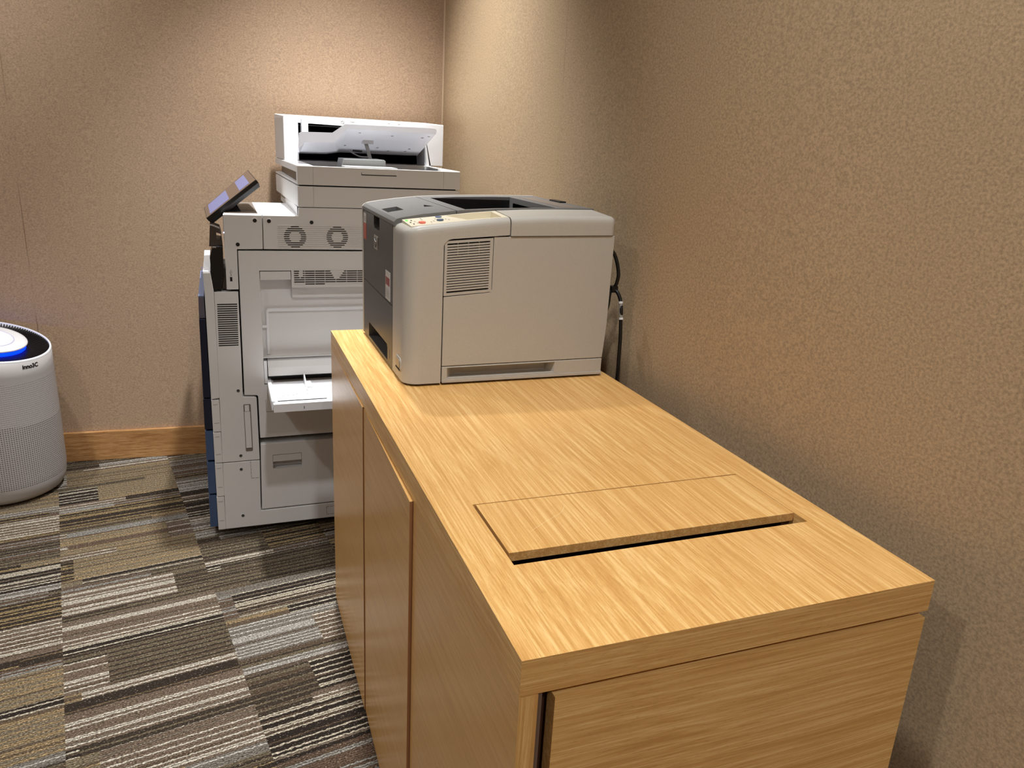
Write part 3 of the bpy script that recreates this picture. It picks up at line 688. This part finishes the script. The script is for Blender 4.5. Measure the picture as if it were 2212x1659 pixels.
for i in range(8): add_box(bm, -0.0435, XR - 0.04, Y0 - 0.0009, Y0 + 0.001, 0.7655 + 0.0029 - i * 0.0058 - 0.0007, 0.7655 + 0.0029 - i * 0.0058 + 0.0007)
obj('louvre', bm, 'grey', sd)
# bypass tray
bc = obj('bypass_cover', prism([(Y0 + 0.030, 0.5235), (Y0 + 0.010, 0.5205), (Y0 + 0.002, 0.500), (Y0 + 0.000, 0.4770), (Y0 + 0.004, 0.4745), (Y0 + 0.030, 0.4800)], 'X', -0.1205, XR - 0.04, 0.0012), 'grey', co, 'cover flap above the bypass tray')
obj('feed_slot', box(-0.122, XR - 0.035, Y0 + 0.030, Y0 + 0.046, 0.455, 0.525), 'black', co)
obj('hinge_bracket', box(-0.1305, -0.1225, Y0 + 0.004, Y0 + 0.046, 0.455, 0.519, 0.001), 'recess', co)
TZ = 0.457
TY0 = 1.405
tr = obj('bypass_tray', box(-0.1175, XR - 0.07, TY0 + 0.006, Y0 + 0.032, TZ - 0.012, TZ, 0.001), 'white', co, 'white fold-down paper tray')
obj('tray_arm', prism([(-0.1235, Y0 + 0.04), (-0.1130, Y0 + 0.04), (-0.1130, TY0 + 0.02), (-0.1235, TY0 + 0.02)], 'Z', TZ - 0.020, TZ + 0.006, 0.0015), 'white', tr)
obj('tray_front', box(-0.1200, XR - 0.07, TY0, TY0 + 0.012, TZ - 0.0185, TZ + 0.003, 0.001), 'white', tr)
obj('tray_groove', box(-0.108, 0.016, TY0 + 0.030, TY0 + 0.036, TZ - 0.002, TZ + 0.0006), 'black', tr)
for y in (1.515, 1.552, 1.595): obj('tray_rib', box(-0.110, XR - 0.1, y, y + 0.004, TZ - 0.001, TZ + 0.0015), 'white', tr)
obj('tray_strip', box(-0.108, XR - 0.1, 1.60, 1.628, TZ - 0.001, TZ + 0.001), 'mgrey', tr)
gd = obj('paper_guide', prism([(1.515, TZ), (1.600, TZ), (1.600, TZ + 0.022), (1.590, TZ + 0.026), (1.515, TZ + 0.004)], 'X', -0.0275, -0.0245, 0.0006), 'white', tr)
obj('guide_foot', box(-0.0245, -0.010, 1.53, 1.585, TZ, TZ + 0.006, 0.001), 'white', gd)
bm = bmesh.new()
for (x, y) in ((-0.092, 1.478), (-0.085, 1.486), (-0.080, 1.478), (-0.066, 1.480), (-0.058, 1.486), (-0.030, 1.484)):
    bm = bmesh.new(); add_box(bm, x, x + 0.005, y, y + 0.002, TZ, TZ + 0.0004); add_box(bm, x, x + 0.0012, y, y + 0.012, TZ, TZ + 0.0004)
    obj('size_mark', bm, 'mark', tr)
obj('tray_notch', box(-0.046, -0.0445, TY0 - 0.0004, TY0 + 0.002, TZ - 0.013, TZ - 0.006), 'darkmark', tr)
bm = bmesh.new(); add_box(bm, -0.1305, XR - 0.05, Y0 - 0.0004, Y0 + 0.001, 0.373, 0.3738); add_box(bm, -0.1305, -0.1297, Y0 - 0.0004, Y0 + 0.001, 0.373, 0.41)
obj('panel_seam', bm, 'mgrey', sd)
# front: door edge, drawers, blue skins
fd_ = obj('front_door', prism([(-0.2492, 0.4215), (-0.2460, 0.7105), (-0.2515, 0.7640), (-0.2695, 0.7635), (-0.2685, 0.7060), (-0.2705, 0.4190)], 'Y', Y0, 1.995, 0.0012), 'grey', co, 'upper front door seen edge-on')
obj('door_skin', prism([(-0.2722, 0.4200), (-0.2715, 0.638), (-0.2870, 0.638), (-0.2905, 0.4200)], 'Y', Y0 + 0.015, YB - 0.01, 0.001), 'navy', fd_, 'navy front skin')
obj('door_ledge', box(-0.2852, -0.2716, Y0 + 0.02, 2.02, 0.6965, 0.6990, 0.0006), 'lblue', fd_, 'blue ledge on the front, painted paler as if lit')  # top face of the blue skin; light from above put into its colour
obj('door_band', prism([(-0.2715, 0.6395), (-0.2712, 0.696), (-0.2850, 0.696), (-0.2870, 0.6395)], 'Y', Y0 + 0.02, YB - 0.05, 0.001), 'dviolet', fd_, 'grey violet strip')
obj('door_top', box(-0.2693, -0.2517, Y0 + 0.001, 1.99, 0.7636, 0.7660, 0.0006), 'white', fd_, 'white top edge of the front door')
for i, (z0, z1, xo) in enumerate(((0.3245, 0.4165, 0.0), (0.2325, 0.3225, 0.001), (0.1300, 0.2300, 0.002), (0.0260, 0.1280, 0.0035))):
    dr = obj('drawer', prism([(-0.2510 - xo, z0), (-0.2505 - xo, z1), (-0.2705 - xo, z1), (-0.2712 - xo, z0)], 'Y', Y0, YB - 0.01, 0.0012), 'grey', co)
    z1b = z1 if i else 0.4165
    obj('drawer_skin', prism([(-0.2712 - xo, z0 + 0.004), (-0.2705 - xo, z1b), (-0.2912 - xo, z1b), (-0.2925 - xo, z0 + 0.004)], 'Y', Y0 + 0.015, YB - 0.01, 0.001), 'navy' if i == 0 else 'blue', dr, 'navy drawer front' if i == 0 else 'slate blue drawer front')
    for q in (0.28, 0.86): obj('drawer_line', box(-0.2665 - xo, -0.2545 - xo, Y0 - 0.0004, Y0 + 0.001, z0 + (z1 - z0) * q - 0.0004, z0 + (z1 - z0) * q + 0.0004), 'mgrey', dr)
# black holder on the front
ft_ = obj('front_holder', prism([(-0.2492, 0.7085), (-0.2392, 0.7085), (-0.2385, 0.7180), (-0.2260, 0.7180), (-0.2255, 0.7420), (-0.2190, 0.752), (-0.2175, 0.830), (-0.2320, 0.830), (-0.2430, 0.8265), (-0.2505, 0.80)], 'Y', Y0 + 0.005, Y0 + 0.13, 0.0012), 'black', co, 'black holder hanging on the front')
hp = obj('holder_handle', prism([(-0.2505, 0.8275), (-0.2180, 0.8310), (-0.2195, 0.8600), (-0.2225, 0.8740), (-0.2365, 0.8800), (-0.2455, 0.8825)], 'Y', Y0 + 0.02, Y0 + 0.11, 0.0012), 'bronze', ft_, 'dark bronze grip with a cut-out')
cut(hp, [prism([(-0.2318, 0.8460), (-0.2195, 0.8440), (-0.2205, 0.8600), (-0.2318, 0.8635)], 'Y', Y0, Y0 + 0.2)])
obj('holder_clip', box(-0.2425, -0.2335, Y0 + 0.003, Y0 + 0.012, 0.8262, 0.8290), 'chrome', ft_)
obj('holder_foot', prism([(-0.2250, 0.7175), (-0.2148, 0.7175), (-0.2148, 0.772), (-0.2195, 0.772), (-0.2215, 0.742)], 'Y', Y0 + 0.016, Y0 + 0.09), 'bronze', ft_)
bm = bmesh.new(); bmesh.ops.create_icosphere(bm, subdivisions=2, radius=0.0018, matrix=Matrix.Translation((-0.2130, Y0 + 0.004, 0.8655))); obj('status_light', bm, 'led', co)
# top deck of the front body
obj('top_deck', box(-0.2105, -0.0275, Y0 + 0.013, 1.985, 0.900, 0.9112, 0.001), 'white', co, 'white top deck')
obj('deck_panel', box(-0.2095, -0.1270, Y0 + 0.035, 1.98, 0.908, 0.9120), 'mgrey', co, 'grey deck under the touch panel')
obj('deck_recess', box(-0.168, -0.133, Y0 + 0.12, 1.80, 0.909, 0.9124), 'bronze', co)
obj('deck_inset', box(-0.114, -0.040, Y0 + 0.07, 1.90, 0.909, 0.9122, 0.0008), 'white', co)
# tilted touch panel
nb = Vector((-0.2530, 1.650, 0.8955)); nt_ = Vector((-0.1262, 1.650, 0.9968)); fb = Vector((-0.2600, 1.850, 0.9050)); ftp = Vector((-0.1388, 1.850, 1.0120))
nrm = (nt_ - nb).cross(fb - nb).normalized()
d_ = ray(535.2, 367); ftp = CAM + d_ * ((nb - CAM).dot(nrm) / d_.dot(nrm))
if nrm.z < 0: nrm = -nrm
dwn = -nrm * 0.020
bm = bmesh.new(); ins = lambda q: q + dwn
ctr = (nb + nt_ + fb + ftp) / 4
shr = lambda q: ctr + (q - ctr) * 0.95
mid_ = lambda q: q + dwn * 0.45
add_hexa(bm, [nb, nt_, ftp, fb], [mid_(nb), mid_(nt_), mid_(ftp), mid_(fb)])
add_hexa(bm, [mid_(q) for q in (nb, nt_, ftp, fb)], [ins(shr(q)) for q in (nb, nt_, ftp, fb)])
tpn = obj('touch_panel', bm, 'black', co, 'tilted black touch panel with a lit screen')
def sq(s, t_, h): return nb.lerp(nt_, s).lerp(fb.lerp(ftp, s), t_) + nrm * h
def scr(name, s0, s1, t0, t1, h, m, par):
    bm = bmesh.new(); q = [(s0, t0), (s1, t0), (s1, t1), (s0, t1)]
    add_hexa(bm, [sq(a, b, -0.0006) for a, b in q], [sq(a, b, h) for a, b in q]); return obj(name, bm, m, par)
s_ = scr('screen', 0.01, 0.99, 0.02, 0.98, 0.0005, 'screen', tpn)
scr('screen_tile', 0.085, 0.47, 0.10, 0.90, 0.0009, 'lav', s_)
scr('screen_tile', 0.68, 0.88, 0.10, 0.90, 0.0009, 'lav', s_)
bm = bmesh.new(); add_hexa(bm, [(-0.205, 1.69, 0.909), (-0.165, 1.69, 0.909), (-0.165, 1.81, 0.909), (-0.205, 1.81, 0.909)], [(-0.205, 1.70, 0.925), (-0.180, 1.70, 0.936), (-0.186, 1.80, 0.944), (-0.208, 1.80, 0.926)])
obj('panel_stand', bm, 'black', co)
# scanner and lid
def slab(z0, z1, b=0.0012): return prism([(-0.027, Y0), (0.411, Y0), (0.411, 2.18), (-0.041, 2.18)], 'Z', z0, z1, b)
scn = obj('scanner_body', slab(0.9340, 0.9870), 'grey', co, 'flat scanner body')
cut(scn, [box(0.0125, 0.0136, 1.55, Y0 + 0.002, 0.90, 1.0)])
lid = obj('scanner_lid', slab(0.9905, 1.0385), 'grey', co, 'scanner lid with paper exit well')
cut(lid, [prism([(0.0135, Y0 + 0.006), (0.364, Y0 + 0.006), (0.400, 1.950), (0.0135, 1.950)], 'Z', 1.012, 1.06), box(-0.06, -0.018, Y0 + 0.02, 2.19, 0.9960, 1.0215), box(0.0125, 0.0134, 1.55, Y0 + 0.002, 0.98, 1.037), box(0.3632, 0.3641, 1.55, Y0 + 0.002, 0.98, 1.037)])
obj('lid_top', prism([(-0.0265, Y0 + 0.0015), (0.0133, Y0 + 0.0015), (0.0133, 1.95), (-0.035, 1.95)], 'Z', 1.037, 1.0392), 'white', lid)
obj('lid_top', prism([(0.3645, Y0 + 0.0015), (0.4105, Y0 + 0.0015), (0.4105, 1.95), (0.4005, 1.95)], 'Z', 1.037, 1.0392), 'white', lid)
obj('lid_groove', box(-0.0222, -0.0182, Y0 + 0.021, 2.17, 0.9965, 1.0210), 'bronze', lid)
obj('lid_gap', box(-0.02, 0.40, Y0 + 0.006, 2.17, 0.9865, 0.9910), 'dark', co)
obj('exit_floor', prism([(0.0137, Y0 + 0.0062), (0.3638, Y0 + 0.0062), (0.3998, 1.9498), (0.0137, 1.9498)], 'Z', 1.0115, 1.0126), 'pit', lid)
bm = bmesh.new(); a = at(781, 363, 1, Y0); b = at(857, 368, 1, Y0); c = at(857, 381, 1, Y0); d = at(782, 377, 1, Y0)
zt = (b.z + a.z) / 2; zb_ = (c.z + d.z) / 2
add_box(bm, a.x, b.x, Y0 - 0.0005, Y0 + 0.001, zb_ - 0.0012, zb_ + 0.0010); add_box(bm, a.x - 0.0008, a.x + 0.0004, Y0 - 0.0005, Y0 + 0.001, zb_, zb_ + 0.006)
obj('lid_grip', bm, 'dark', lid)
add = bmesh.new(); add_box(add, b.x, b.x + 0.0012, Y0 - 0.0006, Y0 + 0.001, zb_, 1.0375); obj('lid_grip_edge', add, 'white', lid)
# document feeder
AY = 1.955
fe = obj('feeder_body', prism([(-0.0290, AY), (0.458, AY), (0.456, 2.18), (-0.0385, 2.18)], 'Z', 1.0395, 1.1650, 0.0014), 'white', co, 'white document feeder on the lid')
for v in fe.data.vertices:
    if v.co.z > 1.10: v.co.z += (v.co.y + 1.88 - AY) * 0.036
cut(fe, [prism([(0.0125, 1.0395 - 0.02), (0.418, 1.0395 - 0.02), (0.404, 1.10), (0.398, 1.1420), (0.0125, 1.1475)], 'Y', 1.9, 2.10)])
obj('feeder_left_face', prism([(-0.0294, AY + 0.0005), (-0.0390, 2.1785), (-0.0385, 2.1785), (-0.0288, AY + 0.0005)], 'Z', 1.0400, 1.1600), 'grey', fe)
obj('feeder_inside', box(0.012, 0.42, 2.085, 2.105, 1.0395, 1.149), 'pit', fe)
obj('feeder_roof', box(0.0125, 0.40, AY + 0.01, 2.09, 1.1405, 1.1425), 'black', fe)
bm = bmesh.new(); add_hexa(bm, [(0.405, AY, 1.0395), (0.4190, AY, 1.0395), (0.400, AY, 1.128), (0.3975, AY, 1.128)], [(0.405, 2.09, 1.0395), (0.419, 2.09, 1.0395), (0.400, 2.09, 1.128), (0.3975, 2.09, 1.128)])
obj('feeder_cheek', bm, 'recess', fe)
bm = bmesh.new(); p = at(693, 258, 1, AY); add_box(bm, p.x - 0.0005, p.x + 0.0005, AY - 0.0004, AY + 0.001, 1.1480, 1.1645); obj('feeder_seam', bm, 'mark', fe)
bm = bmesh.new(); p = at(740, 264.5, 1, AY)
for i in range(20):
    a0 = 2 * math.pi * i / 20
    x_ = p.x + 0.0045 * math.cos(a0); z_ = p.z + 0.0045 * math.sin(a0); add_box(bm, x_ - 0.0008, x_ + 0.0008, AY - 0.0004, AY + 0.001, z_ - 0.0005, z_ + 0.0005)
for i in range(7):
    q = -0.003 + i * 0.001; add_box(bm, p.x + q - 0.0007, p.x + q + 0.0007, AY - 0.0004, AY + 0.001, p.z - q - 0.0005, p.z - q + 0.0005)
obj('feeder_icon', bm, 'mark', fe); bm = bmesh.new(); p = at(762, 264.5, 1, AY)
add_box(bm, p.x - 0.007, p.x + 0.007, AY - 0.0004, AY + 0.001, p.z + 0.002, p.z + 0.0028); add_box(bm, p.x - 0.004, p.x + 0.004, AY - 0.0004, AY + 0.001, p.z - 0.001, p.z + 0.0003)
for s in (-1, 1): add_box(bm, p.x + s * 0.0075 - 0.0005, p.x + s * 0.0075 + 0.0005, AY - 0.0004, AY + 0.001, p.z - 0.002, p.z + 0.002)
obj('feeder_icon', bm, 'mark', fe)
for (uu, vv) in ((840, 267.5), (862, 269)):
    p = at(uu, vv, 1, AY); obj('feeder_icon', box(p.x - 0.003, p.x + 0.003, AY - 0.0004, AY + 0.001, p.z - 0.0008, p.z + 0.0008), 'mark', fe)
# lifted document tray: front edge high, hinged at the feed slot
TYN = 1.70
top_px = [(645.5, 287), (652, 284.5), (718, 286.5), (745, 268), (757, 268.5), (920, 276.5), (940, 278.5), (943.5, 282)]
bot_px = [(645.5, 320), (658, 308), (722, 308), (751, 278), (760, 278.5), (920, 288), (938, 290), (942, 289)]
hin = [(0.016, 1.060), (0.020, 1.058), (0.10, 1.060), (0.135, 1.066), (0.145, 1.067), (0.36, 1.067), (0.385, 1.068), (0.39, 1.068)]
A = [at(u, v, 1, TYN) for u, v in top_px]; B = [at(u, v, 1, TYN) for u, v in bot_px]
HB = [Vector((x, 2.02, z)) for x, z in hin]; HT = [Vector((x, 2.02, z + 0.010)) for x, z in hin]
bm = bmesh.new()
cols = [[bm.verts.new(q) for q in (A[i], B[i], HB[i], HT[i])] for i in range(8)]
for a, b in zip(cols, cols[1:]):
    for i in range(4): j = (i + 1) % 4; bm.faces.new([a[i], a[j], b[j], b[i]])
bm.faces.new(cols[0]); bm.faces.new(cols[-1][::-1])
bev(bm, 0.002, 2)
dt = obj('document_tray', bm, 'tray', co, 'white document tray lifted and propped by an arm')
def under(u, v, s):   # point on the tray's underside
    d = ray(u, v); i = 4
    n = (B[5] - B[4]).cross(HB[4] - B[4]).normalized(); t_ = (B[4] - CAM).dot(n) / d.dot(n); return CAM + d * t_
bm = bmesh.new()
for (u, v) in ((777, 287), (847, 294), (912, 298), (926, 295), (745, 314), (815, 319), (884, 322), (838, 326), (875, 327)):
    q = under(u, v, 0); obj('rivet', box(q.x - 0.0028, q.x + 0.0028, q.y - 0.004, q.y + 0.004, q.z - 0.0012, q.z + 0.002), 'arm', dt)
q0 = under(795, 305, 0)
obj('arm_socket', box(q0.x - 0.0165, q0.x + 0.0135, q0.y - 0.012, q0.y + 0.012, q0.z - 0.008, q0.z + 0.008, 0.0015), 'white', dt)
e0 = at(790, 306, 1, q0.y - 0.004); e1 = at(802, 358, 1, q0.y - 0.012)
bm = bmesh.new(); w = 0.0052
add_hexa(bm, [e0 + Vector((-w, 0, 0)), e0 + Vector((w, 0, 0)), e1 + Vector((w * 1.2, 0, 0.006)), e1 + Vector((0.002, 0, 0)), e1 + Vector((-w * 0.7, 0, 0.006))],
             [q + Vector((0, 0.008, 0)) for q in (e0 + Vector((-w, 0, 0)), e0 + Vector((w, 0, 0)), e1 + Vector((w * 1.2, 0, 0.006)), e1 + Vector((0.002, 0, 0)), e1 + Vector((-w * 0.7, 0, 0.006)))])
obj('prop_arm', bm, 'arm', dt, 'grey prop arm')
yl = q0.y + 0.03
k = [tuple(at(u, v, 1, yl)) for u, v in ((752, 325), (776, 338), (801, 340))]
obj('linkage', tube(k, 0.0022, 8, 4), 'arm', dt)
k = [tuple(at(u, v, 1, yl)) for u, v in ((762, 325), (782, 327))]
obj('linkage', tube(k, 0.0030, 8, 4), 'darkmark', dt)
# output stop block in the well
f = lambda u, v, y: at(u, v, 1, y)
a = f(733, 354, 1.70); b = f(742, 343, 1.70); c = f(833, 346, 1.70); d = f(834, 358, 1.70)
obj('output_stop', prism([(a.x, 1.0127), (b.x, b.z), (c.x - 0.004, c.z), (c.x, c.z - 0.003), (d.x, 1.0127)], 'Y', 1.70, 1.80, 0.001), 'arm', lid)
a = f(744, 355, 1.64); c = f(855, 357.5, 1.64)
obj('output_stop', prism([(a.x - 0.004, 1.0127), (a.x, 1.0405), (c.x, 1.0405), (c.x, 1.0127)], 'Y', 1.612, 1.69, 0.001), 'arm', lid)
bm = bmesh.new(); p = at(657, 270, 1, AY - 0.01); add_box(bm, at(650, 270, 1, AY).x, at(664, 270, 1, AY).x, AY - 0.02, AY + 0.02, 1.10, 1.1585)
obj('paper_guide', bm, 'white', dt)

# ------------------------------------------------------------------ air purifier
PC = (-0.900, 2.103); PR = 0.1705
ztop = lambda x, y: 0.452 + 0.1 * (y - 2.0) - 0.2 * (x + 0.8)
ap = thing('air_purifier', (PC[0], PC[1], 0), 'round white air purifier with slanted top and blue light ring by the back wall', 'air purifier')
def lathe(rows, n=96, closed=True):
    """rows of (radius, z or function) """
    bm = bmesh.new(); R_ = []
    for rr, zz in rows:
        ring = []
        for k in range(n):
            a = 2 * math.pi * k / n; x = PC[0] + rr * math.cos(a); y = PC[1] + rr * math.sin(a)
            ring.append(bm.verts.new((x, y, zz(x, y) if callable(zz) else zz)))
        R_.append(ring)
    for a, b in zip(R_, R_[1:]):
        for k in range(n): bm.faces.new([a[k], a[(k + 1) % n], b[(k + 1) % n], b[k]])
    if closed: bm.faces.new(R_[0][::-1]); bm.faces.new(R_[-1])
    return bm
zt = lambda d: (lambda x, y: ztop(x, y) + d)
mb = mesh_body_mat(0, 0)
obj('body', lathe([(0.125, 0.0), (0.140, 0.003), (0.155, 0.012), (0.164, 0.026), (0.1695, 0.048), (0.1715, 0.075), (0.1715, 0.2), (PR, zt(-0.05)), (PR, zt(-0.004)), (PR - 0.006, zt(-0.004)), (PR - 0.006, zt(-0.03))]), mb, ap, 'white perforated body', True)
rim = obj('top_rim', lathe([(PR + 0.0002, zt(-0.004)), (PR - 0.0005, zt(0.0)), (PR - 0.003, zt(0.0008)), (PR - 0.0052, zt(0.0)), (PR - 0.0058, zt(-0.005))], closed=False), 'white', ap, 'thin bright white rim', True)
obj('vent_floor', lathe([(0.001, zt(-0.024)), (PR - 0.007, zt(-0.024)), (PR - 0.007, zt(-0.020)), (0.001, zt(-0.020))]), 'black', ap)
# radial louvre ring (one mesh: a surface pattern)
bm = bmesh.new(); n = 130
for k in range(n):
    a0 = 2 * math.pi * k / n; ri, ro = 0.098, PR - 0.0058
    tw = 0.10
    def pt(rr, a, dz):
        x = PC[0] + rr * math.cos(a); y = PC[1] + rr * math.sin(a); return (x, y, ztop(x, y) + dz)
    w = 0.0022
    add_hexa(bm, [pt(ri, a0 - w / ri / 2, -0.021), pt(ro, a0 + tw - w / ro / 2, -0.021), pt(ro, a0 + tw + w / ro / 2, -0.021), pt(ri, a0 + w / ri / 2, -0.021)],
                 [pt(ri, a0 - w / ri / 2, -0.012), pt(ro, a0 + tw - w / ro / 2, -0.003), pt(ro, a0 + tw + w / ro / 2, -0.003), pt(ri, a0 + w / ri / 2, -0.012)])
obj('louvre_ring', bm, 'black', ap, 'black radial fins')
obj('light_ring', lathe([(0.099, zt(-0.019)), (0.104, zt(-0.019)), (0.104, zt(0.000)), (0.099, zt(0.000))]), 'glow', ap, 'glowing blue ring')
cap_ = obj('top_cap', lathe([(0.098, zt(0.000)), (0.1085, zt(0.001)), (0.1105, zt(0.004)), (0.1085, zt(0.0068)), (0.100, zt(0.008)), (0.001, zt(0.0085))]), 'cap', ap, 'glossy white control cap', True)
bm = bmesh.new()
for k in range(60):
    a0 = 2 * math.pi * k / 60; a1 = 2 * math.pi * (k + 1) / 60
    def pt(rr, a, dz):
        x = PC[0] + rr * math.cos(a); y = PC[1] + rr * math.sin(a); return (x, y, ztop(x, y) + dz)
    for (ri, ro) in ((0.074, 0.077),):
        add_hexa(bm, [pt(ri, a0, 0.0078), pt(ro, a0, 0.0078), pt(ro, a1, 0.0078), pt(ri, a1, 0.0078)], [pt(ri, a0, 0.0090), pt(ro, a0, 0.0090), pt(ro, a1, 0.0090), pt(ri, a1, 0.0090)])
obj('display_ring', bm, 'panelmark', cap_)
obj('display', lathe([(0.001, zt(0.0080)), (0.0735, zt(0.0078)), (0.0735, zt(0.0090)), (0.001, zt(0.0094))]), 'disp', cap_, 'softly lit lavender display')
# maker name wrapped round the body
d = ray(66, 790.5)
ox, oy = CAM.x - PC[0], CAM.y - PC[1]
aa = d.x ** 2 + d.y ** 2; bb = 2 * (ox * d.x + oy * d.y); cc = ox * ox + oy * oy - (PR) ** 2
tt = (-bb - math.sqrt(max(0, bb * bb - 4 * aa * cc))) / (2 * aa); hit = CAM + d * tt
A0 = math.atan2(hit.y - PC[1], hit.x - PC[0])
def wrap(c):
    a = A0 + c.x / PR; rr = PR + 0.0006 + c.z
    x = PC[0] + rr * math.cos(a); y = PC[1] + rr * math.sin(a)
    return (x, y, hit.z + c.y + (ztop(PC[0] + PR * math.cos(a), PC[1] + PR * math.sin(a)) - ztop(PC[0] + PR * math.cos(A0), PC[1] + PR * math.sin(A0))))
obj('name_lettering', text_bm('inno3C', 0.0172, wrap, 0.0002, 0.0, 0.0006), 'text', ap)

# ------------------------------------------------------------------ lights: recessed downlights, plus unseen fill lamps added behind the camera
def spot(x, y, power, col=(1.0, 0.90, 0.80), size=140, blend=0.9, z=CEIL - 0.03, rad=0.045):
    l = bpy.data.lights.new('downlight_and_fill', 'SPOT'); l.energy = power; l.color = col; l.spot_size = math.radians(size); l.spot_blend = blend; l.shadow_soft_size = rad
    o = bpy.data.objects.new('downlight_and_fill', l); C.objects.link(o); o.location = (x, y, z); return o
LC = (0.965, 0.985, 0.985)
spot(0.08, 1.66, 195, LC, 74, 1.0)
spot(-1.10, 1.75, 72, LC, 110, 1.0)
spot(0.02, 0.05, 68, LC, 118, 1.0)
spot(-1.35, 0.00, 50, LC, 130, 1.0)
spot(0.0, -1.6, 60, LC, 140, 0.9)  # unseen fill lamp, added to brighten faces turned toward the camera
spot(-1.5, -1.7, 50, LC, 140, 0.9)  # second added fill lamp, out of view behind the camera
w_ = bpy.data.worlds.new('world'); scene.world = w_; w_.use_nodes = True
w_.node_tree.nodes['Background'].inputs[0].default_value = (1.0, 0.9, 0.8, 1); w_.node_tree.nodes['Background'].inputs[1].default_value = 0.02

scene.view_settings.view_transform = 'Standard'; scene.view_settings.look = 'None'
scene.view_settings.gamma = 1.0; scene.view_settings.use_curve_mapping = False
scene.view_settings.exposure = 0.40
